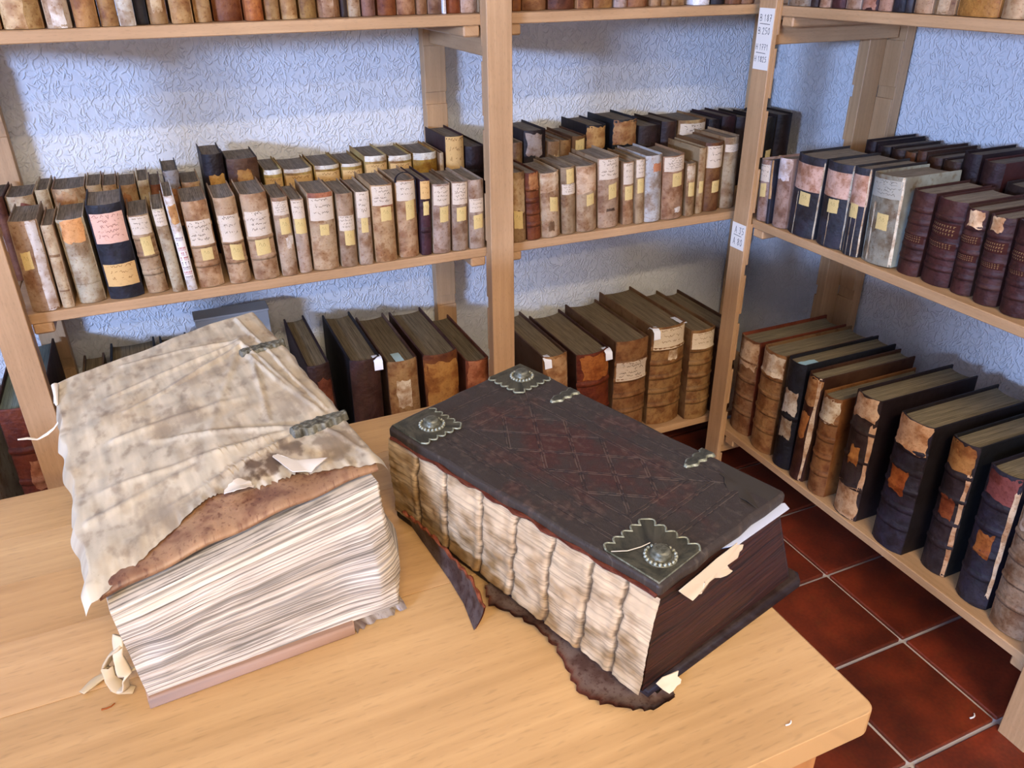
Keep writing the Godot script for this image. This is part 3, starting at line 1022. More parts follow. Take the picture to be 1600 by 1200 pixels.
		part("clasp_pin", pin, metal, o)
	# parchment ties at the left
	var tie := mat(Color.WHITE, 0.7, null, true, null, 0.0, 0.3)
	tie.cull_mode = BaseMaterial3D.CULL_DISABLED
	var ties := [[[Vector3(-0.108, 0.062, 0.224), Vector3(-0.122, 0.045, 0.213), Vector3(-0.131, 0.026, 0.205), Vector3(-0.130, 0.014, 0.212), Vector3(-0.123, 0.009, 0.222), Vector3(-0.112, 0.006, 0.226)], 0.0075, "b09a78"],
		[[Vector3(-0.112, 0.07, 0.222), Vector3(-0.116, 0.05, 0.226), Vector3(-0.114, 0.03, 0.232), Vector3(-0.118, 0.012, 0.228), Vector3(-0.13, 0.005, 0.215)], 0.006, "b8a484"],
		[[Vector3(-0.106, 0.03, 0.225), Vector3(-0.116, 0.012, 0.206), Vector3(-0.13, 0.004, 0.19), Vector3(-0.145, 0.003, 0.196), Vector3(-0.157, 0.0035, 0.207)], 0.0055, "b8a482"],
		[[Vector3(-0.158, 0.125, -0.12), Vector3(-0.17, 0.112, -0.12), Vector3(-0.178, 0.108, -0.117), Vector3(-0.188, 0.106, -0.112), Vector3(-0.197, 0.110, -0.112), Vector3(-0.207, 0.112, -0.110)], 0.003, "e0d4be"]]
	for q in ties:
		var cv := Curve3D.new()
		for i in q[0].size():
			var tn: Vector3 = (q[0][mini(i + 1, q[0].size() - 1)] - q[0][maxi(i - 1, 0)]) * 0.22
			cv.add_point(q[0][i], -tn, tn)
		var pts := []
		for i in 25: pts.append(cv.sample_baked(cv.get_baked_length() * i / 24.0))
		var m := MB.new()
		m.tube(pts, func(t): return q[1] * (1.0 - 0.25 * t + 0.15 * sin(t * 17.0)), 8, lin(q[2]), 0.28)
		part("parchment_tie", m, tie, o)
	# the small roll of parchment at the far left corner
	var ro := MB.new()
	ro.tube([ptop(0.02, 0.02) + Vector3(-0.006, 0.006, 0), ptop(0.01, 0.06) + Vector3(-0.004, 0.005, 0), ptop(0.005, 0.13) + Vector3(-0.004, 0.003, 0)], func(t): return 0.0042 - 0.0025 * t, 8, lin("dccfb8"), 0.7)
	part("rolled_edge", ro, tie, o)

# ---------------------------------------------------------------- the leather volume with bosses
func tooled_tex() -> Array:
	# blind-tooled leather: frames, corner-to-corner fillets and a lattice in the middle; colour and relief
	var W := 1024
	var H := 1600
	var a := nz(101, 0.004, 4, W, H)
	var b := nz(102, 0.02, 4, W, H)
	var c := nz(103, 0.15, 2, W, H)
	var g := nz(104, 0.03, 3, 1024, 200, W, H)
	var lines := Image.create_empty(W, H, false, Image.FORMAT_L8)
	var K := Color.WHITE
	var fr := func(x0: float, y0: float, x1: float, y1: float, w: int):
		var q := [Vector2(x0 * W, y0 * H), Vector2(x1 * W, y0 * H), Vector2(x1 * W, y1 * H), Vector2(x0 * W, y1 * H), Vector2(x0 * W, y0 * H)]
		stroke(lines, q, K, w)
	for e in [[0.13, 0.085, 5], [0.15, 0.097, 4], [0.215, 0.15, 4], [0.23, 0.16, 3], [0.29, 0.205, 5], [0.305, 0.215, 3]]:
		fr.call(e[0], e[1], 1.0 - e[0], 1.0 - e[1], e[2])
	for e in [[0.13, 0.085, 0.305, 0.215], [0.87, 0.085, 0.695, 0.215], [0.13, 0.915, 0.305, 0.785], [0.87, 0.915, 0.695, 0.785]]:
		stroke(lines, [Vector2(e[0] * W, e[1] * H), Vector2(e[2] * W, e[3] * H)], K, 4)
	# lattice of crossing fillets in the panel
	for k in range(-3, 7):
		var y0 := 0.215 + k * 0.1425
		for s in [1, -1]:
			for dd in [0.0, 0.012]:
				var pts := []
				for i in 41:
					var t := i / 40.0
					var y: float = y0 + dd + t * 0.285
					if y > 0.215 and y < 0.785: pts.append(Vector2((0.305 + 0.39 * (t if s > 0 else 1.0 - t)) * W, y * H))
				if pts.size() > 1: stroke(lines, pts, K, 5)
	var ln := lines.get_data()
	rng.seed = 12
	var sc := Image.create_empty(W, H, false, Image.FORMAT_L8)
	for k in 90:  # scuffs
		var p := Vector2(rng.randf() * W, rng.randf() * H)
		var q := p + Vector2(rng.randfn() * 40, rng.randfn() * 70)
		stroke(sc, [p, q], Color(1, 1, 1) * rng.randf_range(0.2, 0.7), 2 + rng.randi() % 2)
	var sd := sc.get_data()
	var d := PackedByteArray()
	d.resize(W * H * 3)
	var hh := PackedByteArray()
	hh.resize(W * H)
	for y in H:
		for x in W:
			var i := y * W + x
			var u := float(x) / W - 0.5
			var v := float(y) / H - 0.5
			var n := a[i] / 255.0 - 0.5
			var m := b[i] / 255.0 - 0.5
			var red := clampf(1.15 - (absf(u) + absf(v)) * 2.6 + n * 1.6 + m * 0.8, 0.0, 1.0)
			var col := Color(0.20, 0.165, 0.135).lerp(Color(0.25, 0.12, 0.085), red * 0.8)
			var worn := clampf((m + n * 0.6 - 0.12) * 3.0, 0.0, 1.0) * 0.35 + sd[i] / 255.0 * 0.5 + (g[i] / 255.0 - 0.5) * 0.15
			col = col.lerp(Color(0.42, 0.38, 0.32), clampf(worn, 0.0, 0.7))
			if ln[i] > 100: col = col.lerp(Color(0.40, 0.33, 0.27) if m > -0.05 else Color(0.13, 0.09, 0.08), 0.55)
			col = col * (1.0 - clampf((c[i] / 255.0 - 0.7) * 3.0, 0, 1) * 0.25)
			d[i * 3] = int(clampf(col.r, 0, 1) * 255)
			d[i * 3 + 1] = int(clampf(col.g, 0, 1) * 255)
			d[i * 3 + 2] = int(clampf(col.b, 0, 1) * 255)
			hh[i] = int(clampf(170.0 + m * 60.0 + (c[i] / 255.0 - 0.5) * 40.0 - (110.0 if ln[i] > 100 else 0.0), 0, 255))
	return [rgbtex(W, H, d), greytex(W, H, hh)]

func ragged(poly: Array, sd: int, jit: float) -> Array:
	var r := []
	rng.seed = sd
	for i in poly.size():
		var a: Vector3 = poly[i]
		var b: Vector3 = poly[(i + 1) % poly.size()]
		for k in 3: r.append(a.lerp(b, k / 3.0) + Vector3(rng.randfn(), rng.randfn(), rng.randfn()) * (jit if k else 0.0))
	return r

# a thin torn sheet with two faces, from an outline
func scrap(poly: Array, th: Vector3, col: Color) -> MB:
	var m := MB.new()
	var mid := Vector3.ZERO
	for p in poly: mid += p / poly.size()
	var n := poly.size()
	for s in [0.0, 1.0]:
		var c := m.v(mid + th * (s + 0.6), Vector2(mid.x, mid.y) * 5.0, col)
		var o := m.P.size()
		for p in poly: m.v(p + th * s, Vector2(p.x, p.y + p.z) * 5.0, col)
		for i in n:
			if s > 0.5: m.tri(c, o + i, o + (i + 1) % n)
			else: m.tri(c, o + (i + 1) % n, o + i)
	var o2 := m.P.size()
	for p in poly:
		m.v(p, Vector2.ZERO, col); m.v(p + th, Vector2.ZERO, col)
	for i in n:
		var a := o2 + i * 2
		var b := o2 + ((i + 1) % n) * 2
		m.tri(a, b, b + 1); m.tri(a, b + 1, a + 1)
	return m

func corner_mount(o: Node3D, corner: Vector2, sx: float, sz: float, size: float, boss_at: Vector2, y: float, m: Material) -> void:
	# a plate that covers a corner of the board; its two inner sides are cut into lobes with pale worn rims
	var poly := [corner]
	var edge := []
	var n := 5
	for k in n * 8 - 1:
		var t := float(k) / (n * 8)
		var lobe := absf(sin(PI * t * n))
		var p := Vector2(size, 0).lerp(Vector2(size, size), t)
		p.x += size * (0.10 * lobe - 0.05)
		edge.append(p)
	for k in range(3, n * 8 + 1):
		var t := float(k) / (n * 8)
		var lobe := absf(sin(PI * t * n))
		var p := Vector2(size, size).lerp(Vector2(0, size), t)
		p.y += size * (0.10 * lobe - 0.05)
		edge.append(p)
	var full := [Vector2(0, 0)] + edge
	var mb := MB.new()
	var pos := func(p: Vector2, h: float) -> Vector3: return Vector3(corner.x + sx * p.x, y + h, corner.y + sz * p.y)
	var c := mb.v(pos.call(Vector2(size, size) * 0.5, 0.0018), Vector2(0.5, 0.5), lin("4a4432"))
	var top := mb.P.size()
	for p in full: mb.v(pos.call(p, 0.0018), p * 9.0, lin("565038"))
	var side := mb.P.size()
	for p in full:
		mb.v(pos.call(p, 0.0018), p * 9.0, lin("8c8a72")); mb.v(pos.call(p, -0.0005), p * 9.0, lin("8c8a72"))
	var fl := sx * sz > 0.0
	for i in full.size():
		var j := (i + 1) % full.size()
		if fl:
			mb.tri(c, top + i, top + j); mb.tri(side + i * 2, side + i * 2 + 1, side + j * 2 + 1); mb.tri(side + i * 2, side + j * 2 + 1, side + j * 2)
		else:
			mb.tri(c, top + j, top + i); mb.tri(side + i * 2, side + j * 2 + 1, side + i * 2 + 1); mb.tri(side + i * 2, side + j * 2, side + j * 2 + 1)
	var plate := part("corner_plate", mb, m, o)
	var rim := MB.new()
	var pts := []
	for p in edge: pts.append(pos.call(p, 0.0014))
	rim.tube(pts, func(_t): return 0.0011, 5, lin("a4a48c"))
	part("lobed_rim", rim, m, plate)
	var bo := MB.new()
	var at := Vector3(boss_at.x, y + 0.0016, boss_at.y)
	var R := 0.0088
	bo.lathe(at, [Vector2(R * 1.75, 0), Vector2(R * 1.7, 0.0012), Vector2(R * 1.2, 0.0016), Vector2(R * 1.05, 0.002), Vector2(R, 0.006), Vector2(R * 0.93, 0.0082), Vector2(R * 0.75, 0.0094), Vector2(R * 0.4, 0.0098), Vector2(0.0001, 0.0096)], 28, lin("6c6854"))
	part("boss", bo, m, plate)
	var ring := MB.new()
	for k in 20:
		var a := TAU * k / 20.0
		var q := at + Vector3(cos(a), 0, sin(a)) * R * 1.55 + Vector3.UP * 0.001
		ring.lathe(q, [Vector2(0.0018, 0), Vector2(0.0017, 0.0012), Vector2(0.001, 0.0022), Vector2(0.0001, 0.0025)], 8, lin("a8a690"))
	part("bead_ring", ring, m, plate)

func leather_volume() -> void:
	var o := thing("antique_book", "massive dark leather book with metal corner bosses and bare cream spine, on the table", "book", Vector3(-0.291, 0.7506, 0.932))
	o.rotation.y = deg_to_rad(19.7)
	var tool := tooled_tex()
	var cover := mat(Color.WHITE, 0.5, tool[0], false, tool[1], 0.12, 0.36)
	var edge := mat(Color.WHITE, 0.55, M.leather.albedo_texture, true, null, 0.0, 0.25)
	edge.cull_mode = BaseMaterial3D.CULL_DISABLED
	var lines := line_tex(111, 0.5)
	var dark := mat(Color.WHITE, 0.55, lines, true, lines, 0.05, 0.4)
	# block of leaves with dark stained edges
	var bot := [Vector3(-0.110, 0.014, 0.188), Vector3(0.122, 0.014, 0.203), Vector3(0.114, 0.014, -0.178), Vector3(-0.104, 0.014, -0.184)]
	var top := [Vector3(-0.094, 0.117, 0.184), Vector3(0.098, 0.117, 0.187), Vector3(0.103, 0.117, -0.19), Vector3(-0.102, 0.117, -0.183)]
	var swell := func(e: int, q: float, v: float) -> float:
		if e == 0: return 0.004 * sin(PI * v) * sin(PI * q)
		return 0.0
	var pc := func(e: int, q: float, v: float, leaf: float, wv: float) -> Color:
		return lin("2c150f").lerp(lin("4a2418"), clampf(0.4 + leaf * 0.8, 0.0, 1.0))
	part("page_block", leaf_stack(bot, top, [70, 60, 40, 60], 50, 0.0010, 26.0, swell, pc), dark, o)
	# bare lining of the spine: paper and glue between sewing cords
	var nw := FastNoiseLite.new()
	nw.seed = 21
	nw.frequency = 1.0
	nw.fractal_octaves = 3
	var cords := [-0.139, -0.09, -0.0335, 0.0164, 0.064, 0.113, 0.152]
	var sp := MB.new()
	sp.grid(200, 44, func(u, v):
		var z := lerpf(-0.187, 0.189, u)
		var x: float = lerpf(lerpf(-0.104, -0.112, u), lerpf(-0.108, -0.0965, u), v)
		var dc := 1.0
		var side := 0.0
		for c in cords:
			var e: float = z - c - 0.004 * nw.get_noise_2d(v * 3.0, c * 40.0)
			if absf(e) < absf(dc):
				dc = e
		var out := 0.0035 * sin(PI * v) + 0.0010 * minf(1.0, absf(dc) / 0.022)
		out += 0.0016 * exp(-pow((dc + 0.0042) / 0.0036, 2)) * (0.4 + 0.6 * (1.0 - v))
		out -= 0.0032 * exp(-pow((dc - 0.0022) / 0.0014, 2))
		out += 0.0011 * nw.get_noise_2d(z * 60.0, v * 14.0) + 0.0008 * nw.get_noise_2d(z * 20.0, v * 40.0)
		out += 0.004 * smoothstep(0.15, 0.0, v)
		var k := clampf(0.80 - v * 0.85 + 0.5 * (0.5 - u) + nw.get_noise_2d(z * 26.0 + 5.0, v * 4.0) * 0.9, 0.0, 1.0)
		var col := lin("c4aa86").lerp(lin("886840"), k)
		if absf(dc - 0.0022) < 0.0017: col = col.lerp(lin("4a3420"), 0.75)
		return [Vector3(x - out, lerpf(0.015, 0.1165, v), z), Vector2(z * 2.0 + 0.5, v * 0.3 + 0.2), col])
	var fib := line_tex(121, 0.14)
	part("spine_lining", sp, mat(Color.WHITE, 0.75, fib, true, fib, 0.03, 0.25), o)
	# boards
	var ub := MB.new()
	var corners := [Vector2(-0.099, 0.189), Vector2(0.1, 0.193), Vector2(0.113, -0.199), Vector2(-0.110, -0.189)]
	var poly := []
	for k in 4:
		var a: Vector2 = corners[(k + 3) % 4]
		var c: Vector2 = corners[k]
		var b: Vector2 = corners[(k + 1) % 4]
		var cut := 0.012 if k == 3 else 0.005
		var p0 := c + (a - c).normalized() * cut
		var p1 := c + (b - c).normalized() * cut
		for i in 5: poly.append(p0.lerp(c, i / 4.0).lerp(c.lerp(p1, i / 4.0), i / 4.0))
		for i in range(1, 8):
			var e: Vector2 = p1.lerp(b + (c - b).normalized() * 0.012, i / 8.0)
			poly.append(e + (b - c).normalized().orthogonal() * (0.0012 * sin(i * 2.3 + k)))
	ub.slab(poly, 0.1172, 0.1305, 0.0035, -1.0, Color.WHITE, Color.WHITE)
	part("upper_board", ub, cover, o)
	# worn red edge of the leather along the spine side of the upper board
	var we := MB.new()
	var wp := []
	for i in 40: wp.append(Vector3(lerpf(-0.109, -0.0985, i / 39.0) - 0.0005 + 0.0012 * sin(i * 1.7), 0.1195 + 0.001 * sin(i * 0.9), lerpf(-0.18, 0.186, i / 39.0)))
	we.tube(wp, func(t): return 0.0030 + 0.0010 * sin(t * 60.0), 6, lin("5e3020"), 0.8)
	part("worn_edge", we, edge, o)
	var lb := MB.new()
	lb.slab([Vector2(-0.106, 0.192), Vector2(0.128, 0.213), Vector2(0.137, 0.206), Vector2(0.130, -0.19), Vector2(-0.106, -0.188)], 0.0, 0.0145, 0.004, 5.0, lin("3a2e26"), lin("2c2622"))
	part("lower_board", lb, edge, o)
	# corner mounts and clasp plates
	var brass := mat(Color.WHITE, 0.5, skin_tex(131, Color(0.5, 0.5, 0.4), 0.9, 0.3), true, null, 0.0, 0.6)
	brass.metallic = 0.45
	corner_mount(o, Vector2(-0.0965, 0.1855), 1.0, -1.0, 0.062, Vector2(-0.069, 0.166), 0.1306, brass)
	corner_mount(o, Vector2(-0.104, -0.184), 1.0, 1.0, 0.056, Vector2(-0.072, -0.152), 0.1306, brass)
	corner_mount(o, Vector2(0.108, -0.194), -1.0, 1.0, 0.056, Vector2(0.084, -0.166), 0.1306, brass)
	for z in [-0.096, 0.097]:
		var m := MB.new()
		var x1 := 0.107
		m.grid(40, 10, func(u, v):
			var x := lerpf(x1, x1 - 0.043, u)
			var tv: float = v * 2.0 - 1.0
			var hw := lerpf(0.0085, 0.0062, u) * (1.0 - 0.75 * smoothstep(0.85, 1.0, u)) * (1.0 + 0.22 * sin(u * 20.0))
			var y := 0.1306 + (0.0022 if absf(tv) < 0.99 and u > 0.0 and u < 1.0 else -0.0006)
			var rimmed: bool = absf(tv) > 0.7 or u > 0.92
			return [Vector3(x, y, z + tv * hw), Vector2(u, v), lin("a09f88") if rimmed else lin("4c4836")], false)
		part("clasp_plate", m, brass, o)
	# the torn corner of the missing mount: an old metal trace
	var tr := MB.new()
	tr = scrap(ragged([Vector3(0.055, 0.1303, 0.188), Vector3(0.094, 0.1303, 0.189), Vector3(0.1, 0.1303, 0.12), Vector3(0.08, 0.1303, 0.128), Vector3(0.062, 0.1303, 0.15)], 6, 0.0012), Vector3.UP * 0.0005, lin("3a342d"))
	part("mount_trace", tr, M.paper, o)
	# loose leather of the spine: one sheet lies on the table, one stands up between the books
	var outl := [[-0.1148, -0.0198], [-0.1315, 0.0067], [-0.1243, 0.0328], [-0.1181, 0.0634], [-0.1205, 0.0905], [-0.1321, 0.1182], [-0.1442, 0.143], [-0.1403, 0.1667], [-0.1288, 0.1904], [-0.1161, 0.2055], [-0.09, 0.209]]
	var A := []
	var B := []
	for i in 61:
		var t := i / 60.0 * (outl.size() - 1)
		var k := mini(int(t), outl.size() - 2)
		var q := Vector2(outl[k][0], outl[k][1]).lerp(Vector2(outl[k + 1][0], outl[k + 1][1]), t - k)
		q.x += 0.0016 * sin(i * 1.9) + 0.001 * sin(i * 3.7)
		A.append(Vector3(q.x, 0.005, q.y))
		B.append(Vector3(-0.097 + 0.02 * smoothstep(0.9, 1.0, i / 60.0), 0.006, clampf(q.y, -0.03, 0.196)))
	var fl := MB.new()
	for s in 2:
		fl.grid(60, 8, func(u, v):
			var i := roundi(u * 60)
			var p: Vector3 = A[i].lerp(B[i], v)
			p.y = 0.0032 - 0.0026 * s + 0.007 * pow(1.0 - v, 3.0) * (0.6 + 0.6 * sin(u * 9.0)) + 0.004 * v
			return [p, Vector2(p.x, p.z) * 5.0, lin("5a2e1e").lerp(lin("6a584c"), smoothstep(0.0, 0.2, v))], s == 1)
	part("spine_leather_flap", fl, edge, o)
	var bl := [[-0.098, -0.165], [-0.1085, -0.125], [-0.1165, -0.094], [-0.126, -0.0584], [-0.139, -0.0187], [-0.156, 0.017]]
	var tl := [[-0.1199, -0.1556], [-0.1196, -0.1295], [-0.1231, -0.095], [-0.1313, -0.046], [-0.1379, -0.0141], [-0.1534, 0.0233]]
	A = []; B = []
	for i in 51:
		var t := i / 50.0 * 5.0
		var k := mini(int(t), 4)
		var q := Vector2(bl[k][0], bl[k][1]).lerp(Vector2(bl[k + 1][0], bl[k + 1][1]), t - k)
		var w := Vector2(tl[k][0], tl[k][1]).lerp(Vector2(tl[k + 1][0], tl[k + 1][1]), t - k)
		A.append(Vector3(q.x - 0.006, 0.0015, q.y))
		B.append(Vector3(w.x, 0.033 + 0.002 * sin(i * 1.3) - 0.004 * smoothstep(0.8, 1.0, i / 50.0), w.y))
	var st := MB.new()
	for s in 2:
		st.grid(50, 6, func(u, v):
			var i := roundi(u * 50)
			var p: Vector3 = A[i].lerp(B[i], v) + Vector3(0.003 * sin(PI * v) + 0.0022 * s, 0, 0)
			return [p, Vector2(p.y, p.z) * 5.0, (lin("54463e") if s == 0 else lin("74341c")).lerp(lin("6c3822"), smoothstep(0.8, 1.0, v))], s == 1)
	var rimp := []
	for p in B: rimp.append(p + Vector3(0.001, 0, 0))
	st.tube(rimp, func(t): return 0.0018 + 0.0006 * sin(t * 50.0), 6, lin("7a4028"))
	part("spine_leather_strip", st, edge, o)
	# paper: shreds of the pastedown over the tail, a folded sheet, a bit at the lower board, a loose thread
	var pal := lin("c6b498")
	var past := []
	for q in [[-0.0781, 0.1162], [-0.0582, 0.0941], [-0.0444, 0.0935], [-0.0408, 0.1041], [-0.0139, 0.0934], [0.0059, 0.0898], [-0.0035, 0.1008], [0.0141, 0.1], [0.0233, 0.1097], [0.0128, 0.1172], [-0.0325, 0.1172]]: past.append(Vector3(q[0], q[1], 0.1935 + (0.1172 - q[1]) * 0.12))
	part("pastedown_shred", scrap(ragged(past, 8, 0.0009), Vector3(0, 0, 0.0007), pal), M.paper, o)
	var sheet := [Vector3(-0.0104, 0.1165, 0.186), Vector3(0.0902, 0.1165, 0.1865), Vector3(0.1, 0.1165, 0.193), Vector3(0.0964, 0.1155, 0.2002), Vector3(0.0941, 0.1155, 0.2), Vector3(0.0141, 0.1155, 0.1955)]
	part("folded_sheet", scrap(sheet, Vector3(0, 0.0008, 0), lin("b4b6bc")), M.paper, o)
	var bit := [Vector3(-0.1062, 0.0300, 0.199), Vector3(-0.0788, 0.0286, 0.203), Vector3(-0.0812, 0.0182, 0.208), Vector3(-0.0962, 0.0162, 0.207)]
	part("pastedown_shred", scrap(ragged(bit, 9, 0.0012), Vector3(0, 0, 0.0008), pal), M.paper, o)
	var th := MB.new()
	th.tube([Vector3(-0.1, 0.1215, 0.125), Vector3(-0.095, 0.1325, 0.132), Vector3(-0.085, 0.1335, 0.142), Vector3(-0.072, 0.1335, 0.147), Vector3(-0.062, 0.1335, 0.149)], func(_t): return 0.0005, 5, lin("c8b89c"))
	part("thread", th, M.paper, o)

func oddments() -> void:
	# grey book box behind the parchment volume, on the bottom shelf
	var o := thing("book_box", "plain grey cardboard box standing behind the parchment volume on the bottom shelf", "box", Vector3(-0.54, 0.1827, -0.36))
	var m := MB.new()
	m.box(Vector3(0, 0.208, 0), Vector3(0.17, 0.416, 0.055), 0.0015, 1, Vector2.ZERO, lin("8c8c88"))
	part("box_body", m, M.paper, o)
	var l := MB.new()
	l.box(Vector3(0, 0.4185, 0), Vector3(0.174, 0.005, 0.059), 0.001, 0, Vector2.ZERO, lin("94948f"))
	part("box_lid", l, M.paper, o)
	# crumbs of leather and paper
	for q in [["leather_crumb", "tiny reddish leather crumb on the table in front of the parchment volume's strap", "crumb", Vector3(-0.775, 0.7502, 0.9524), "8a4a24", 0.0035], ["paper_flake", "tiny white paper flake on the table near its rounded corner", "flake", Vector3(-0.2249, 0.7502, 1.22), "e8e2d8", 0.0025], ["paper_curl", "small white paper curl lying on the terracotta floor tiles", "flake", Vector3(0.6407, 0.0006, 0.9259), "dcd6cc", 0.006]]:
		var c := thing(q[0], q[1], q[2], q[3])
		var k: float = q[5]
		var f := MB.new()
		f.tube([Vector3(-k * 1.6, k * 0.35, 0), Vector3(-k * 0.4, k * 0.5, k * 0.3), Vector3(k * 0.7, k * 0.4, 0), Vector3(k * 1.5, k * 0.3, -k * 0.8)], func(t): return k * 0.34 * (1.0 - 0.4 * t), 6, lin(q[4]), 0.7)
		part("bit", f, M.paper, c)

func shelf_books() -> void:
	# front row of the left bay's middle shelf
	var g_0 := "books on the front row of the left bay's middle shelf"
	book("torn brown vellum book, first from the left post, front row, left middle shelf", g_0, Vector3(-0.8744, 0.7809, -0.0359), 0.0, -0.016, 0.0460, 0.1702, 0.140, "b09070", "a08868", "9a9084", 0, "P0-1:.6-.95:d8cfc4 Y.33-.52:.15-.5")
	book("narrow creased vellum book, second from the left post, front row, left middle shelf", g_0, Vector3(-0.8371, 0.7809, -0.0400), 0.0, -0.006, 0.0198, 0.1576, 0.140, "c8b08a", "b89c78", "9a9084", 0, "Z.35-.38:8a6a48 Z.78-.8:907050")
	book("grey vellum book with orange top, third from the left post, front row, left middle shelf", g_0, Vector3(-0.7960, 0.7809, -0.0464), 0.0, 0.020, 0.0459, 0.1614, 0.140, "c2b496", "b8a888", "9a9084", 0, "P.01-.27:.12-.9:d89a5c Z.76-.77:a09070")
	book("black book with two pink paper, fourth from the left post, front row, left middle shelf", g_0, Vector3(-0.7359, 0.7809, -0.0436), 0.0, 0.016, 0.0605, 0.1818, 0.140, "2c2c34", "34323a", "9a9084", 0, "T.09-.4:pink T.62-.86:tan")
	book("banded vellum book, fifth from the left post, front row, left middle shelf", g_0, Vector3(-0.6799, 0.7809, -0.0495), 0.0, 0.042, 0.0371, 0.1538, 0.140, "b89c78", "a88c68", "9a9084", 3, "T.02-.24:a Y.27-.5:.3-.8")
	book("narrow pale vellum book, sixth from the left post, front row, left middle shelf", g_0, Vector3(-0.6433, 0.7809, -0.0383), 0.0, 0.041, 0.0215, 0.1650, 0.140, "c4b494", "b8a888", "9a9084", 0, "T.02-.2:b")
	book("thin white book with red printed, seventh from the left post, front row, left middle shelf", g_0, Vector3(-0.6183, 0.7809, -0.0340), 0.0, 0.050, 0.0182, 0.1875, 0.140, "dcd4c8", "d0c8ba", "9a9084", 0, "P.1-.28:.2-.95:d0a468 T.42-.88:print")
	book("thick vellum book with raised bands, eighth from the left post, front row, left middle shelf", g_0, Vector3(-0.5810, 0.7809, -0.0386), 0.0, 0.027, 0.0468, 0.1716, 0.140, "c09c74", "a88660", "9a9084", 3, "T.22-.5:c Y.54-.68:.35-.8")
	book("banded vellum book, ninth from the left post, front row, left middle shelf", g_0, Vector3(-0.5257, 0.7809, -0.0340), 0.0, 0.031, 0.0402, 0.1732, 0.140, "c2a07a", "ac8c66", "9a9084", 3, "T.2-.5:d Y.54-.72:.3-.85")
	book("third banded vellum book, tenth from the left post, front row, left middle shelf", g_0, Vector3(-0.4740, 0.7809, -0.0340), 0.0, 0.020, 0.0493, 0.1745, 0.140, "c0a07c", "a88a66", "9a9084", 3, "T.2-.48:e Y.52-.7:.25-.8")
	book("slim tan vellum book, eleventh from the left post, front row, left middle shelf", g_0, Vector3(-0.4278, 0.7809, -0.0365), 0.0, 0.011, 0.0316, 0.1614, 0.140, "bca284", "a88e6c", "9a9084", 0, "T.05-.22:f Y.26-.46:.3-.9 P.5-.66:.5-.95:d8ccb8")
	book("slimmest tan vellum book, twelfth from the left post, front row, left middle shelf", g_0, Vector3(-0.3950, 0.7809, -0.0409), 0.0, 0.006, 0.0255, 0.1531, 0.140, "bea48a", "a88e6c", "9a9084", 0, "T.02-.26:a Y.26-.46:.1-.95")
	book("wide wrinkled vellum book, thirteenth from the left post, front row, left middle shelf", g_0, Vector3(-0.3524, 0.7809, -0.0378), 0.0, -0.021, 0.0517, 0.1601, 0.140, "c4a680", "ac8e68", "9a9084", 0, "Z0-.06:a86a48 T.06-.35:g Y.4-.54:.35-.7")
	book("brownish vellum book with label halfway, fourteenth from the left post, front row, left middle shelf", g_0, Vector3(-0.3043, 0.7809, -0.0367), 0.0, -0.018, 0.0339, 0.1545, 0.140, "ae9274", "98805e", "9a9084", 0, "T.3-.5:b Y.5-.7:.3-.9")
	book("slim vellum book with long, fifteenth from the left post, front row, left middle shelf", g_0, Vector3(-0.2688, 0.7809, -0.0340), 0.0, -0.022, 0.0285, 0.1548, 0.140, "baa288", "a48c6c", "9a9084", 0, "T0-.35:h Y.35-.55:.25-.75")
	book("broad tan vellum book, sixteenth from the left post, front row, left middle shelf", g_0, Vector3(-0.2249, 0.7809, -0.0340), 0.0, -0.004, 0.0464, 0.1641, 0.140, "c4a074", "aa885c", "9a9084", 0, "T.02-.26:c P.22-.3:.4-.9:a06a4c Y.28-.46:.35-.85")
	book("vellum book with dark strap over, seventeenth from the left post, front row, left middle shelf", g_0, Vector3(-0.1713, 0.7809, -0.0416), 0.0, -0.003, 0.0443, 0.1665, 0.140, "c09c76", "a8865e", "9a9084", 0, "T.02-.26:d Y.26-.5:.4-.85 S")
	book("narrow dark purple leather book, eighteenth from the left post, front row, left middle shelf", g_0, Vector3(-0.1349, 0.7809, -0.0389), 0.0, -0.029, 0.0223, 0.1633, 0.140, "4a2c30", "3c2428", "9a9084", 2, "T.02-.25:tan Y.28-.46:.25-.8")
	book("scuffed greyish vellum book, nineteenth from the left post, front row, left middle shelf", g_0, Vector3(-0.1001, 0.7809, -0.0343), 0.0, -0.035, 0.0395, 0.1512, 0.140, "b09884", "988066", "9a9084", 0, "T.03-.3:e Y.32-.54:.35-.85")
	book("stained greyish vellum book, twentieth from the left post, front row, left middle shelf", g_0, Vector3(-0.0571, 0.7809, -0.0349), 0.0, -0.026, 0.0369, 0.1517, 0.140, "a89078", "907a60", "9a9084", 0, "T.02-.32:f Y.36-.56:.25-.85")
	book("slim grey vellum book, twenty-first from the left post, front row, left middle shelf", g_0, Vector3(-0.0171, 0.7809, -0.0340), 0.0, 0.002, 0.0353, 0.1527, 0.140, "b29c86", "988268", "9a9084", 0, "T.27-.46:g Y.5-.7:.25-.85")
	# front row of the corner bay's middle shelf
	var g_1 := "books on the front row of the corner bay's middle shelf"
	book("brown stained vellum book, first from the middle post, front row, corner middle shelf", g_1, Vector3(0.0867, 0.7809, -0.0340), 0.0, 0.030, 0.0325, 0.1581, 0.140, "9c7c54", "806040", "988e80", 0, "P.1-.55:.05-.9:b89c70 Y.55-.8:.1-.7")
	book("reddish brown leather book, second from the middle post, front row, corner middle shelf", g_1, Vector3(0.1230, 0.7809, -0.0344), 0.0, 0.050, 0.0330, 0.1538, 0.140, "7c4424", "6a3a20", "988e80", 4, "P.02-.25:.2-.9:b88450")
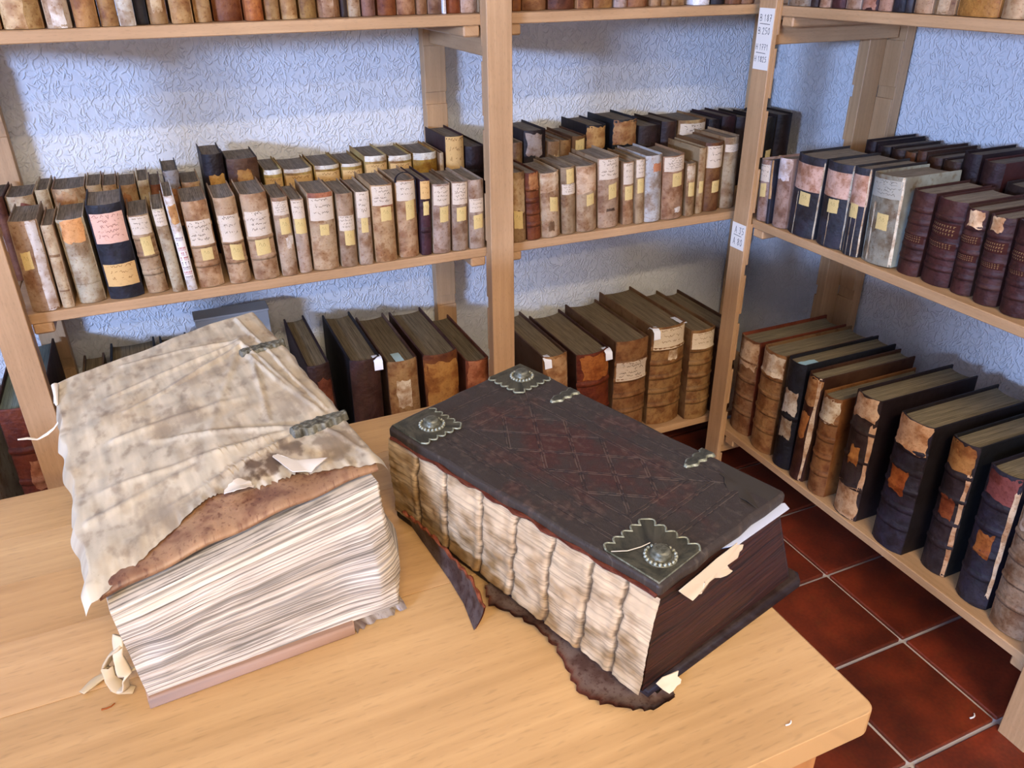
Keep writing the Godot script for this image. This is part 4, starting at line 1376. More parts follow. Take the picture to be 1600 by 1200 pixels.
	book("blotched vellum book, third from the middle post, front row, corner middle shelf", g_1, Vector3(0.1675, 0.7809, -0.0340), 0.0, 0.048, 0.0480, 0.1485, 0.140, "c0a482", "a48a66", "988e80", 0, "P0-.3:0-.95:d0b896 Y.38-.6:.4-.85 P.75-.9:.3-.6:7a6040")
	book("slim brown vellum book, fourth from the middle post, front row, corner middle shelf", g_1, Vector3(0.2166, 0.7809, -0.0399), 0.0, 0.050, 0.0359, 0.1550, 0.140, "a48a68", "8a7252", "988e80", 0, "Y.03-.24:.3-.85 T.25-.4:b")
	book("tan vellum book with faded label, fifth from the middle post, front row, corner middle shelf", g_1, Vector3(0.2638, 0.7809, -0.0380), 0.0, 0.050, 0.0519, 0.1539, 0.140, "b89c7a", "a08664", "988e80", 0, "P.02-.4:.05-1:ccac88 Y.43-.6:.4-.8")
	book("broad vellum book with dark slit, sixth from the middle post, front row, corner middle shelf", g_1, Vector3(0.3244, 0.7809, -0.0422), 0.0, 0.048, 0.0560, 0.1642, 0.140, "b49678", "9c8060", "988e80", 0, "T.02-.3:c Y.37-.58:.4-.8 P.72-.76:.3-.7:5a4634")
	book("narrow tan vellum book, seventh from the middle post, front row, corner middle shelf", g_1, Vector3(0.3783, 0.7809, -0.0472), 0.0, 0.050, 0.0296, 0.1495, 0.140, "b08c68", "947452", "988e80", 0, "T.02-.35:d Y.38-.6:.15-.85")
	book("narrowest tan vellum book, eighth from the middle post, front row, corner middle shelf", g_1, Vector3(0.4070, 0.7809, -0.0411), 0.0, 0.050, 0.0250, 0.1555, 0.140, "b09672", "967c5a", "988e80", 0, "T.02-.28:e Y.3-.52:.15-.8")
	book("grey marbled paper book, ninth from the middle post, front row, corner middle shelf", g_1, Vector3(0.4450, 0.7809, -0.0391), 0.0, 0.050, 0.0465, 0.1596, 0.140, "b8b4ac", "b0aca4", "988e80", 0, "P.12-.25:.35-.9:b87850")
	book("vellum book with bright white label, tenth from the middle post, front row, corner middle shelf", g_1, Vector3(0.5016, 0.7809, -0.0369), 0.0, 0.050, 0.0609, 0.1533, 0.140, "b08c6c", "987656", "988e80", 0, "T.02-.24:f Y.27-.48:.35-.8 P.82-.9:.5-.8:d8ccb8")
	book("crumpled vellum book leaning right, eleventh from the middle post, front row, corner middle shelf", g_1, Vector3(0.5520, 0.7809, -0.0426), 0.0, 0.050, 0.0258, 0.1303, 0.140, "a88a64", "8c7250", "988e80", 0, "P.05-.35:.05-1:ccb898 Y.36-.62:.2-.9")
	book("thin leaning vellum book, twelfth from the middle post, front row, corner middle shelf", g_1, Vector3(0.5862, 0.7809, -0.0529), 0.0, 0.021, 0.0204, 0.1619, 0.140, "b89c74", "9c825c", "988e80", 0, "Y.5-.68:.2-.8")
	book("brown leather book with pale label, thirteenth from the middle post, front row, corner middle shelf", g_1, Vector3(0.6277, 0.7809, -0.0546), 0.0, 0.025, 0.0519, 0.1700, 0.140, "7c5634", "6a4a2e", "988e80", 0, "T.05-.36:g Y.55-.72:.35-.8")
	book("large pale vellum book, fourteenth from the middle post, front row, corner middle shelf", g_1, Vector3(0.6839, 0.7809, -0.0600), 0.0, 0.043, 0.0429, 0.1772, 0.140, "b8a280", "ac9674", "988e80", 0, "T.1-.2:h")
	# rear row of the left bay's middle shelf
	var g_2 := "books on the rear row of the left bay's middle shelf"
	book("reddish brown book, first from the left post, rear row, left middle shelf", g_2, Vector3(-0.9303, 0.7809, -0.2400), 0.0, 0.000, 0.0193, 0.1719, 0.130, "7a4a30", "5e3a28", "928a7e", 0, "")
	book("vellum book with torn red patch, second from the left post, rear row, left middle shelf", g_2, Vector3(-0.8941, 0.7809, -0.2400), 0.0, 0.000, 0.0493, 0.1679, 0.130, "c8ae88", "b49a76", "928a7e", 0, "P.1-.5:.35-.85:7a4430")
	book("narrow cream vellum book, third from the left post, rear row, left middle shelf", g_2, Vector3(-0.8522, 0.7809, -0.2400), 0.0, 0.000, 0.0242, 0.1765, 0.130, "c4ac84", "b09a72", "928a7e", 0, "")
	book("wide cream vellum book, fourth from the left post, rear row, left middle shelf", g_2, Vector3(-0.8065, 0.7809, -0.2400), 0.0, 0.000, 0.0602, 0.1737, 0.130, "cbb088", "b89c74", "928a7e", 0, "P.05-.5:.1-.7:b48a5c")
	book("small vellum book, fifth from the left post, rear row, left middle shelf", g_2, Vector3(-0.7598, 0.7809, -0.2400), 0.0, 0.000, 0.0277, 0.1754, 0.130, "c8ac84", "b49a72", "928a7e", 0, "")
	book("small tan vellum book, sixth from the left post, rear row, left middle shelf", g_2, Vector3(-0.7314, 0.7809, -0.2400), 0.0, 0.000, 0.0261, 0.1731, 0.130, "c0a076", "a88a62", "928a7e", 0, "")
	book("stained vellum book, seventh from the left post, rear row, left middle shelf", g_2, Vector3(-0.6993, 0.7809, -0.2400), 0.0, 0.000, 0.0350, 0.1696, 0.130, "b89468", "a08056", "928a7e", 0, "P.1-.5:.1-.6:a06a3c")
	book("narrow tall vellum book, eighth from the left post, rear row, left middle shelf", g_2, Vector3(-0.6679, 0.7809, -0.2400), 0.0, 0.000, 0.0213, 0.1760, 0.130, "c8b48c", "b49e76", "928a7e", 0, "")
	book("narrow brown book, ninth from the left post, rear row, left middle shelf", g_2, Vector3(-0.6457, 0.7809, -0.2400), 0.0, 0.000, 0.0206, 0.1646, 0.130, "8a5a3c", "6e4830", "928a7e", 0, "")
	book("grey marbled book, tenth from the left post, rear row, left middle shelf", g_2, Vector3(-0.6124, 0.7809, -0.2400), 0.0, 0.000, 0.0300, 0.1906, 0.130, "3c3834", "3a3632", "928a7e", 0, "P.01-.2:.05-.95:8a8078 P.22-.6:.1-.95:b07840")
	book("tan vellum book, eleventh from the left post, rear row, left middle shelf", g_2, Vector3(-0.5771, 0.7809, -0.2400), 0.0, 0.000, 0.0373, 0.1622, 0.130, "caa878", "b49264", "928a7e", 0, "")
	book("tall black book with gilt label, twelfth from the left post, rear row, left middle shelf", g_2, Vector3(-0.5261, 0.7809, -0.2400), 0.0, 0.000, 0.0417, 0.2149, 0.130, "2a201e", "241c1c", "928a7e", 0, "P.2-.55:.2-.95:c09048")
	book("brown book with stamped ornament, thirteenth from the left post, rear row, left middle shelf", g_2, Vector3(-0.4677, 0.7809, -0.2400), 0.0, 0.000, 0.0645, 0.2003, 0.130, "5e4028", "3e2c20", "928a7e", 3, "P.12-.3:.3-.75:a87838 P.4-.6:.1-.95:7c5a34")
	book("small yellow paper book, fourteenth from the left post, rear row, left middle shelf", g_2, Vector3(-0.4073, 0.7809, -0.2400), 0.0, 0.000, 0.0384, 0.1698, 0.150, "c8a860", "b89850", "928a7e", 0, "Z0-.06:e4dcc8 T.1-.4:tan")
	book("wide yellow paper book, fifteenth from the left post, rear row, left middle shelf", g_2, Vector3(-0.3533, 0.7809, -0.2400), 0.0, 0.000, 0.0627, 0.1665, 0.150, "ba9858", "a88648", "928a7e", 0, "Z0-.05:e0d6c0 T.08-.4:tan")
	book("ochre paper book, sixteenth from the left post, rear row, left middle shelf", g_2, Vector3(-0.2891, 0.7809, -0.2400), 0.0, 0.000, 0.0572, 0.1679, 0.150, "b08840", "987430", "928a7e", 0, "Z0-.05:e0d6c0 T.08-.4:tan")
	book("ochre paper book, seventeenth from the left post, rear row, left middle shelf", g_2, Vector3(-0.2339, 0.7809, -0.2400), 0.0, 0.000, 0.0472, 0.1665, 0.150, "b89650", "a08444", "928a7e", 0, "Z0-.04:e0d6c0 T.08-.4:tan")
	book("yellow paper book with cream head, eighteenth from the left post, rear row, left middle shelf", g_2, Vector3(-0.1777, 0.7809, -0.2400), 0.0, 0.000, 0.0527, 0.1781, 0.150, "c0a060", "a88c50", "928a7e", 0, "Z0-.07:e8e0cc T.1-.38:tan")
	book("yellow paper book with cream head, nineteenth from the left post, rear row, left middle shelf", g_2, Vector3(-0.1201, 0.7809, -0.2400), 0.0, 0.000, 0.0545, 0.1737, 0.150, "b89450", "a08444", "928a7e", 0, "Z0-.07:e8e0cc T.1-.38:tan")
	book("golden paper book, twentieth from the left post, rear row, left middle shelf", g_2, Vector3(-0.0597, 0.7809, -0.2400), 0.0, 0.000, 0.0581, 0.1739, 0.150, "bc9444", "a8843c", "928a7e", 0, "Z0-.09:e8e0cc Z.35-.6:c8b478")
	book("very thin vellum book, twenty-first from the left post, rear row, left middle shelf", g_2, Vector3(-0.0227, 0.7809, -0.2400), 0.0, 0.000, 0.0105, 0.1715, 0.150, "c0a888", "b09878", "928a7e", 0, "")
	book("dark maroon book with tan label, twenty-second from the left post, rear row, left middle shelf", g_2, Vector3(0.0137, 0.7809, -0.2400), 0.0, 0.000, 0.0494, 0.2056, 0.150, "3c2220", "321c1c", "928a7e", 0, "T.0-.4:tan Y.52-.8:.4-.75")
	book("dark brown book, twenty-third from the left post, rear row, left middle shelf", g_2, Vector3(0.0657, 0.7809, -0.2400), 0.0, 0.000, 0.0490, 0.1782, 0.150, "33201a", "2c1c18", "928a7e", 2, "")
	# rear row of the corner bay's middle shelf
	var g_3 := "books on the rear row of the corner bay's middle shelf"
	book("brown book with yellow label, first from the middle post, rear row, corner middle shelf", g_3, Vector3(0.1740, 0.7809, -0.2400), 0.0, 0.000, 0.0255, 0.1774, 0.150, "8a6a44", "6e543a", "8e867a", 0, "Y.3-.6:.2-.8")
	book("black book with torn label, second from the middle post, rear row, corner middle shelf", g_3, Vector3(0.2223, 0.7809, -0.2400), 0.0, 0.000, 0.0582, 0.2021, 0.150, "2e2220", "2a2020", "8e867a", 0, "P.05-.3:.1-.75:9a8878")
	book("narrow cream book, third from the middle post, rear row, corner middle shelf", g_3, Vector3(0.2734, 0.7809, -0.2400), 0.0, 0.000, 0.0316, 0.1712, 0.150, "c4ac8a", "b49c7a", "8e867a", 0, "P.2-.7:.3-1:e0d0a8")
	book("narrow tan book, fourth from the middle post, rear row, corner middle shelf", g_3, Vector3(0.3061, 0.7809, -0.2400), 0.0, 0.000, 0.0302, 0.1716, 0.150, "a07c50", "86663e", "8e867a", 0, "Y.4-.7:.1-.8")
	book("brown book with yellow top label, fifth from the middle post, rear row, corner middle shelf", g_3, Vector3(0.3431, 0.7809, -0.2400), 0.0, 0.000, 0.0384, 0.1785, 0.150, "7c5a34", "68482c", "8e867a", 0, "Y.05-.4:.2-.85")
	book("black book with tan label, sixth from the middle post, rear row, corner middle shelf", g_3, Vector3(0.3934, 0.7809, -0.2400), 0.0, 0.000, 0.0557, 0.2010, 0.150, "221e20", "201c1e", "8e867a", 0, "P.02-.3:.03-.97:b88c50")
	book("big black book with tan label, seventh from the middle post, rear row, corner middle shelf", g_3, Vector3(0.4792, 0.7809, -0.2400), 0.0, 0.000, 0.0701, 0.2075, 0.150, "20201f", "1e2026", "8e867a", 0, "P.02-.3:.02-.98:b08450 Y.42-.7:.3-.65")
	book("very dark brown book, eighth from the middle post, rear row, corner middle shelf", g_3, Vector3(0.5525, 0.7809, -0.2400), 0.0, 0.000, 0.0653, 0.1870, 0.150, "36241c", "2e2018", "8e867a", 3, "")
	book("dark brown book with bands, ninth from the middle post, rear row, corner middle shelf", g_3, Vector3(0.6137, 0.7809, -0.2400), 0.0, 0.000, 0.0479, 0.1922, 0.150, "402a1e", "342218", "8e867a", 3, "")
	book("wide pale vellum book, tenth from the middle post, rear row, corner middle shelf", g_3, Vector3(0.6866, 0.7809, -0.2400), 0.0, 0.000, 0.0872, 0.1906, 0.150, "b89a6c", "8a6c48", "8e867a", 0, "T.05-.4:c")
	book("narrow black book, eleventh from the middle post, rear row, corner middle shelf", g_3, Vector3(0.7559, 0.7809, -0.2400), 0.0, 0.000, 0.0401, 0.1873, 0.150, "281e1c", "241c1a", "8e867a", 0, "")
	book("dark red book, twelfth from the middle post, rear row, corner middle shelf", g_3, Vector3(0.8018, 0.7809, -0.2400), 0.0, 0.000, 0.0455, 0.1910, 0.150, "361e20", "2e1a1c", "8e867a", 0, "")
	book("dark book, thirteenth from the middle post, rear row, corner middle shelf", g_3, Vector3(0.8512, 0.7809, -0.2400), 0.0, 0.000, 0.0438, 0.1856, 0.150, "2c2020", "281e1c", "8e867a", 0, "")
	book("black book with yellow label, fourteenth from the middle post, rear row, corner middle shelf", g_3, Vector3(0.9439, 0.7809, -0.2400), 0.0, 0.000, 0.0430, 0.1784, 0.150, "241c18", "221a16", "8e867a", 0, "Y.5-.75:.3-.7")
	book("black book, fifteenth from the middle post, rear row, corner middle shelf", g_3, Vector3(0.9963, 0.7809, -0.2400), 0.0, 0.000, 0.0546, 0.1813, 0.150, "2c1e16", "241a14", "8e867a", 0, "Y.62-.8:.3-.7")
	# left bay's top shelf
	var g_4 := "books on the left bay's top shelf"
	book("brown vellum book, first from the left post, left top shelf", g_4, Vector3(-0.8309, 1.2551, -0.0600), 0.0, 0.000, 0.0186, 0.1500, 0.130, "9a6c40", "9a6c40", "928a7e", 0, "")
	book("wide mottled vellum book, second from the left post, left top shelf", g_4, Vector3(-0.7884, 1.2551, -0.0444), 0.0, 0.000, 0.0576, 0.1620, 0.130, "b08c58", "b08c58", "928a7e", 0, "P.2-1:.05-.6:c8a878")
	book("torn pale vellum book, third from the left post, left top shelf", g_4, Vector3(-0.7358, 1.2551, -0.0340), 0.0, 0.000, 0.0362, 0.1740, 0.130, "c0a888", "c0a888", "928a7e", 0, "P0-1:.2-.8:d8ccb8")
	book("golden brown vellum book, fourth from the left post, left top shelf", g_4, Vector3(-0.6947, 1.2551, -0.0340), 0.0, 0.000, 0.0355, 0.1560, 0.130, "b0804c", "b0804c", "928a7e", 0, "")
	book("tan vellum book, fifth from the left post, left top shelf", g_4, Vector3(-0.6607, 1.2551, -0.0401), 0.0, 0.000, 0.0267, 0.1680, 0.130, "ac8250", "ac8250", "928a7e", 0, "")
	book("pale streaked book block, sixth from the left post, left top shelf", g_4, Vector3(-0.6333, 1.2551, -0.0340), 0.0, 0.000, 0.0251, 0.1500, 0.130, "cfc4ae", "cfc4ae", "928a7e", 0, "")
	book("narrow black book, seventh from the left post, left top shelf", g_4, Vector3(-0.6092, 1.2551, -0.0559), 0.0, 0.000, 0.0188, 0.1620, 0.130, "26242a", "26242a", "928a7e", 0, "")
	book("worn brown vellum book, eighth from the left post, left top shelf", g_4, Vector3(-0.5832, 1.2551, -0.0556), 0.0, 0.000, 0.0291, 0.1740, 0.130, "a07c50", "a07c50", "928a7e", 0, "P.3-.9:.2-.8:c0a478")
	book("smooth tan vellum book, ninth from the left post, left top shelf", g_4, Vector3(-0.5453, 1.2551, -0.0504), 0.0, 0.000, 0.0353, 0.1560, 0.130, "b8905c", "b8905c", "928a7e", 0, "")
	book("narrower tan vellum book, tenth from the left post, left top shelf", g_4, Vector3(-0.5095, 1.2551, -0.0654), 0.0, 0.000, 0.0282, 0.1680, 0.130, "b08a5a", "b08a5a", "928a7e", 0, "")
	book("reddish brown leather book, eleventh from the left post, left top shelf", g_4, Vector3(-0.4658, 1.2551, -0.0750), 0.0, 0.000, 0.0495, 0.1500, 0.130, "8c5836", "8c5836", "928a7e", 0, "")
	book("orange brown book in white slipcase, twelfth from the left post, left top shelf", g_4, Vector3(-0.4227, 1.2551, -0.0552), 0.0, 0.000, 0.0298, 0.1620, 0.130, "b87440", "b87440", "928a7e", 0, "")
	book("dark tan vellum book, thirteenth from the left post, left top shelf", g_4, Vector3(-0.3903, 1.2551, -0.0624), 0.0, 0.000, 0.0251, 0.1500, 0.130, "a88454", "a88454", "928a7e", 0, "")
	book("cream vellum book, fourteenth from the left post, left top shelf", g_4, Vector3(-0.3597, 1.2551, -0.0663), 0.0, 0.000, 0.0287, 0.1620, 0.130, "d0b07c", "d0b07c", "928a7e", 0, "")
	book("brown mottled vellum book, fifteenth from the left post, left top shelf", g_4, Vector3(-0.3243, 1.2551, -0.0729), 0.0, 0.000, 0.0304, 0.1740, 0.130, "94703e", "94703e", "928a7e", 0, "")
	book("wide brown vellum book, sixteenth from the left post, left top shelf", g_4, Vector3(-0.2841, 1.2551, -0.0750), 0.0, 0.000, 0.0410, 0.1560, 0.130, "9c7450", "9c7450", "928a7e", 0, "P.6-1:.2-.7:b89c7c")
	book("very narrow dark book, seventeenth from the left post, left top shelf", g_4, Vector3(-0.2562, 1.2551, -0.0750), 0.0, 0.000, 0.0107, 0.1680, 0.130, "3a2a22", "3a2a22", "928a7e", 0, "")
	book("pale torn vellum book, eighteenth from the left post, left top shelf", g_4, Vector3(-0.2373, 1.2551, -0.0750), 0.0, 0.000, 0.0239, 0.1500, 0.130, "c0a888", "c0a888", "928a7e", 0, "")
	book("pinkish brown book, nineteenth from the left post, left top shelf", g_4, Vector3(-0.2094, 1.2551, -0.0750), 0.0, 0.000, 0.0254, 0.1620, 0.130, "8a6452", "8a6452", "928a7e", 0, "")
	book("torn reddish leather book, twentieth from the left post, left top shelf", g_4, Vector3(-0.1723, 1.2551, -0.0750), 0.0, 0.000, 0.0357, 0.1740, 0.130, "88502c", "88502c", "928a7e", 0, "P.2-.8:.1-.5:b89468")
	book("light brown vellum book, twenty-first from the left post, left top shelf", g_4, Vector3(-0.1339, 1.2551, -0.0750), 0.0, 0.000, 0.0363, 0.1560, 0.130, "a87c58", "a87c58", "928a7e", 0, "")
	book("narrow brown vellum book, twenty-second from the left post, left top shelf", g_4, Vector3(-0.1035, 1.2551, -0.0741), 0.0, 0.000, 0.0197, 0.1680, 0.130, "9a7450", "9a7450", "928a7e", 0, "")
	book("greyish brown book, twenty-third from the left post, left top shelf", g_4, Vector3(-0.0776, 1.2551, -0.0727), 0.0, 0.000, 0.0276, 0.1500, 0.130, "8c6c54", "8c6c54", "928a7e", 0, "")
	book("thin white paper folder, twenty-fourth from the left post, left top shelf", g_4, Vector3(-0.0599, 1.2551, -0.0674), 0.0, 0.000, 0.0052, 0.1620, 0.130, "f0f0f4", "f0f0f4", "928a7e", 0, "")
	book("red brown leather book, twenty-fifth from the left post, left top shelf", g_4, Vector3(-0.0377, 1.2551, -0.0750), 0.0, 0.000, 0.0275, 0.1740, 0.130, "8a4c2c", "8a4c2c", "928a7e", 0, "")
	book("pale pinkish vellum book, twenty-sixth from the left post, left top shelf", g_4, Vector3(-0.0049, 1.2551, -0.0750), 0.0, 0.000, 0.0335, 0.1560, 0.130, "c0a088", "c0a088", "928a7e", 0, "")
	book("thin vellum book, twenty-seventh from the left post, left top shelf", g_4, Vector3(0.0167, 1.2551, -0.0750), 0.0, 0.000, 0.0070, 0.1680, 0.130, "a08460", "a08460", "928a7e", 0, "")
	# corner bay's top shelf
	var g_5 := "books on the corner bay's top shelf"
	book("reddish brown book, first from the middle post, corner top shelf", g_5, Vector3(0.0999, 1.2551, -0.0750), 0.0, 0.000, 0.0181, 0.1500, 0.130, "8a5428", "8a5428", "928a7e", 0, "")
	book("wide tan vellum book, second from the middle post, corner top shelf", g_5, Vector3(0.1415, 1.2551, -0.0750), 0.0, 0.000, 0.0530, 0.1620, 0.130, "a07650", "a07650", "928a7e", 0, "")
	book("torn dark brown leather book, third from the middle post, corner top shelf", g_5, Vector3(0.2055, 1.2551, -0.0750), 0.0, 0.000, 0.0596, 0.1740, 0.130, "6c4028", "6c4028", "928a7e", 0, "P.2-.8:.2-.9:8c5836")
	book("tan vellum book, fourth from the middle post, corner top shelf", g_5, Vector3(0.2578, 1.2551, -0.0750), 0.0, 0.000, 0.0353, 0.1560, 0.130, "a8764a", "a8764a", "928a7e", 0, "")
	book("yellow brown vellum book, fifth from the middle post, corner top shelf", g_5, Vector3(0.3027, 1.2551, -0.0750), 0.0, 0.000, 0.0443, 0.1680, 0.130, "b08450", "b08450", "928a7e", 0, "")
	book("narrow greyish vellum book, sixth from the middle post, corner top shelf", g_5, Vector3(0.3460, 1.2551, -0.0750), 0.0, 0.000, 0.0296, 0.1500, 0.130, "b0988a", "b0988a", "928a7e", 0, "")
	book("broad brown vellum book, seventh from the middle post, corner top shelf", g_5, Vector3(0.3908, 1.2551, -0.0750), 0.0, 0.000, 0.0526, 0.1620, 0.130, "9c6c48", "9c6c48", "928a7e", 0, "")
	book("narrow tan book, eighth from the middle post, corner top shelf", g_5, Vector3(0.4344, 1.2551, -0.0750), 0.0, 0.000, 0.0248, 0.1740, 0.130, "a8825c", "a8825c", "928a7e", 0, "")
	book("narrow brown book, ninth from the middle post, corner top shelf", g_5, Vector3(0.4610, 1.2551, -0.0750), 0.0, 0.000, 0.0234, 0.1560, 0.130, "9a7850", "9a7850", "928a7e", 0, "")
	book("yellowish vellum book, tenth from the middle post, corner top shelf", g_5, Vector3(0.4931, 1.2551, -0.0750), 0.0, 0.000, 0.0347, 0.1680, 0.130, "a88458", "a88458", "928a7e", 0, "")
	book("white paper folder, eleventh from the middle post, corner top shelf", g_5, Vector3(0.5447, 1.2551, -0.0602), 0.0, 0.000, 0.0439, 0.1500, 0.130, "eceef2", "eceef2", "928a7e", 0, "")
	book("black book, twelfth from the middle post, corner top shelf", g_5, Vector3(0.5950, 1.2551, -0.0666), 0.0, 0.000, 0.0377, 0.1620, 0.130, "2c2a2c", "2c2a2c", "928a7e", 0, "")
	book("brown book, thirteenth from the middle post, corner top shelf", g_5, Vector3(0.6313, 1.2551, -0.0531), 0.0, 0.000, 0.0315, 0.1740, 0.130, "8c6248", "8c6248", "928a7e", 0, "")
	book("tan brown book, fourteenth from the middle post, corner top shelf", g_5, Vector3(0.6682, 1.2551, -0.0524), 0.0, 0.000, 0.0366, 0.1560, 0.130, "9a7254", "9a7254", "928a7e", 0, "")
	# right rack's top shelf
	var g_6 := "books on the right rack's top shelf"
	book("grey vellum book, first from the corner post, right rack top shelf", g_6, Vector3(0.6869, 1.2551, 0.0744), -PI / 2, 0.000, 0.0704, 0.1500, 0.130, "b4a894", "b4a894", "928a7e", 0, "")
	book("narrow dark book, second from the corner post, right rack top shelf", g_6, Vector3(0.6869, 1.2551, 0.1253), -PI / 2, 0.000, 0.0222, 0.1620, 0.130, "3c2a24", "3c2a24", "928a7e", 0, "")
	book("pinkish vellum book, third from the corner post, right rack top shelf", g_6, Vector3(0.6869, 1.2551, 0.1540), -PI / 2, 0.000, 0.0300, 0.1740, 0.130, "b89478", "b89478", "928a7e", 0, "")
	book("dark red book, fourth from the corner post, right rack top shelf", g_6, Vector3(0.6869, 1.2551, 0.1909), -PI / 2, 0.000, 0.0371, 0.1560, 0.130, "502c28", "502c28", "928a7e", 0, "")
	book("pale vellum book, fifth from the corner post, right rack top shelf", g_6, Vector3(0.6869, 1.2551, 0.2320), -PI / 2, 0.000, 0.0389, 0.1680, 0.130, "b89c84", "b89c84", "928a7e", 0, "")
	book("dark book with worn foot, sixth from the corner post, right rack top shelf", g_6, Vector3(0.6869, 1.2551, 0.2749), -PI / 2, 0.000, 0.0395, 0.1500, 0.130, "4a2c28", "4a2c28", "928a7e", 0, "P.5-1:.1-.9:a87860")
	book("tan book, seventh from the corner post, right rack top shelf", g_6, Vector3(0.6869, 1.2551, 0.3137), -PI / 2, 0.000, 0.0327, 0.1620, 0.130, "b48a70", "b48a70", "928a7e", 0, "")
	book("dark blue book, eighth from the corner post, right rack top shelf", g_6, Vector3(0.6869, 1.2551, 0.3466), -PI / 2, 0.000, 0.0280, 0.1740, 0.130, "2c2830", "2c2830", "928a7e", 0, "")
	book("thin dark book, ninth from the corner post, right rack top shelf", g_6, Vector3(0.6869, 1.2551, 0.3708), -PI / 2, 0.000, 0.0160, 0.1560, 0.130, "3c3a40", "3c3a40", "928a7e", 0, "")
	book("smooth beige book, tenth from the corner post, right rack top shelf", g_6, Vector3(0.6869, 1.2551, 0.4009), -PI / 2, 0.000, 0.0395, 0.1680, 0.130, "b89470", "b89470", "928a7e", 0, "")
	book("mottled brown book, eleventh from the corner post, right rack top shelf", g_6, Vector3(0.6869, 1.2551, 0.4454), -PI / 2, 0.000, 0.0439, 0.1500, 0.130, "9c7c58", "9c7c58", "928a7e", 0, "P0-1:.3-.8:b89c78")
	book("very wide orange vellum book, twelfth from the corner post, right rack top shelf", g_6, Vector3(0.6869, 1.2551, 0.5117), -PI / 2, 0.000, 0.0807, 0.1620, 0.130, "b07c40", "b07c40", "928a7e", 0, "")
	book("pale tan vellum book, thirteenth from the corner post, right rack top shelf", g_6, Vector3(0.6869, 1.2551, 0.5792), -PI / 2, 0.000, 0.0459, 0.1740, 0.130, "c0a078", "c0a078", "928a7e", 0, "")
	book("dark brown book, fourteenth from the corner post, right rack top shelf", g_6, Vector3(0.6869, 1.2551, 0.6197), -PI / 2, 0.000, 0.0289, 0.1560, 0.130, "5a3c28", "5a3c28", "928a7e", 0, "")
	# front row of the right rack's middle shelf
	var g_7 := "books on the front row of the right rack's middle shelf"
	book("mottled pink and grey book, first from the corner post, front row, right rack middle shelf", g_7, Vector3(0.6789, 0.7809, 0.0628), -PI / 2, 0.050, 0.0364, 0.1452, 0.160, "b09484", "a08878", "948c7e", 0, "T.08-.35:a Y.38-.6:.3-.8")
	book("thin buff and black book, second from the corner post, front row, right rack middle shelf", g_7, Vector3(0.6789, 0.7809, 0.0895), -PI / 2, 0.050, 0.0096, 0.1495, 0.160, "caa070", "303038", "948c7e", 0, "Z.6-1:303038")
	book("pinkish marbled book, third from the corner post, front row, right rack middle shelf", g_7, Vector3(0.6789, 0.7809, 0.1217), -PI / 2, 0.026, 0.0455, 0.1613, 0.160, "a88a78", "907464", "948c7e", 0, "P0-.3:.1-.95:d8ccc4")
	book("black book with broad pink, fourth from the corner post, front row, right rack middle shelf", g_7, Vector3(0.6789, 0.7809, 0.1934), -PI / 2, -0.003, 0.0853, 0.1806, 0.160, "35343a", "2c2c30", "948c7e", 0, "Z.1-.42:d0a890 Y.44-.6:.4-.75 P.45-1:.3-.33:c8b898 P.05-1:.955-.985:c8b898")
	book("black book with broad pink, fifth from the corner post, front row, right rack middle shelf", g_7, Vector3(0.6789, 0.7809, 0.2819), -PI / 2, 0.014, 0.0767, 0.1823, 0.160, "35343a", "2c2c30", "948c7e", 0, "Z.1-.4:d4ac94 Y.42-.58:.4-.75 P.5-1:.48-.51:c8b898 P0-1:.95-.985:c8b898")
	book("narrower black book with pink, sixth from the corner post, front row, right rack middle shelf", g_7, Vector3(0.6791, 0.7809, 0.3489), -PI / 2, 0.028, 0.0465, 0.1854, 0.160, "35343a", "2c2c30", "948c7e", 0, "Z.08-.42:d4ac94 Y.4-.56:.25-.7 P.45-1:.14-.18:c8b898 P.55-1:.4-.43:c8b898 P.45-1:.66-.7:c8b898 P0-1:.93-.98:d0c0a0")
	book("wide grey paper book, seventh from the corner post, front row, right rack middle shelf", g_7, Vector3(0.6847, 0.7809, 0.4154), -PI / 2, 0.049, 0.0782, 0.1822, 0.160, "96907c", "8c9084", "948c7e", 0, "T.05-.25:greyscript Y.42-.6:.4-.75 P0-1:.92-1:d8c8a8 P.3-1:.22-.28:d8c8a8")
	book("brown leather volume with gilt, eighth from the corner post, front row, right rack middle shelf", g_7, Vector3(0.6958, 0.7809, 0.4845), -PI / 2, -0.002, 0.0514, 0.1679, 0.160, "4c2a20", "38201a", "948c7e", 5, "G.5-.6")
	book("wide brown leather volume, ninth from the corner post, front row, right rack middle shelf", g_7, Vector3(0.6966, 0.7809, 0.5478), -PI / 2, 0.006, 0.0639, 0.1661, 0.160, "4a2820", "38201a", "948c7e", 5, "G.26-.42 G.48-.56")
	book("brown leather volume with buff, tenth from the corner post, front row, right rack middle shelf", g_7, Vector3(0.6981, 0.7809, 0.6070), -PI / 2, 0.037, 0.0439, 0.1621, 0.160, "4e2c24", "3a221c", "948c7e", 5, "P.02-.2:.3-.9:d8b488 G.3-.4 G.52-.6")
	book("brown leather volume with buff, eleventh from the corner post, front row, right rack middle shelf", g_7, Vector3(0.6933, 0.7809, 0.6617), -PI / 2, 0.043, 0.0486, 0.1621, 0.160, "4a2a24", "38201a", "948c7e", 5, "P.01-.17:.2-.7:d8b488 G.27-.4 G.5-.58")
	book("brown leather volume, twelfth from the corner post, front row, right rack middle shelf", g_7, Vector3(0.6909, 0.7809, 0.7202), -PI / 2, 0.050, 0.0533, 0.1669, 0.160, "462620", "361e1a", "948c7e", 5, "G.3-.42 G.5-.56")
	# rear row of the right rack's middle shelf
	var g_8 := "books on the rear row of the right rack's middle shelf"
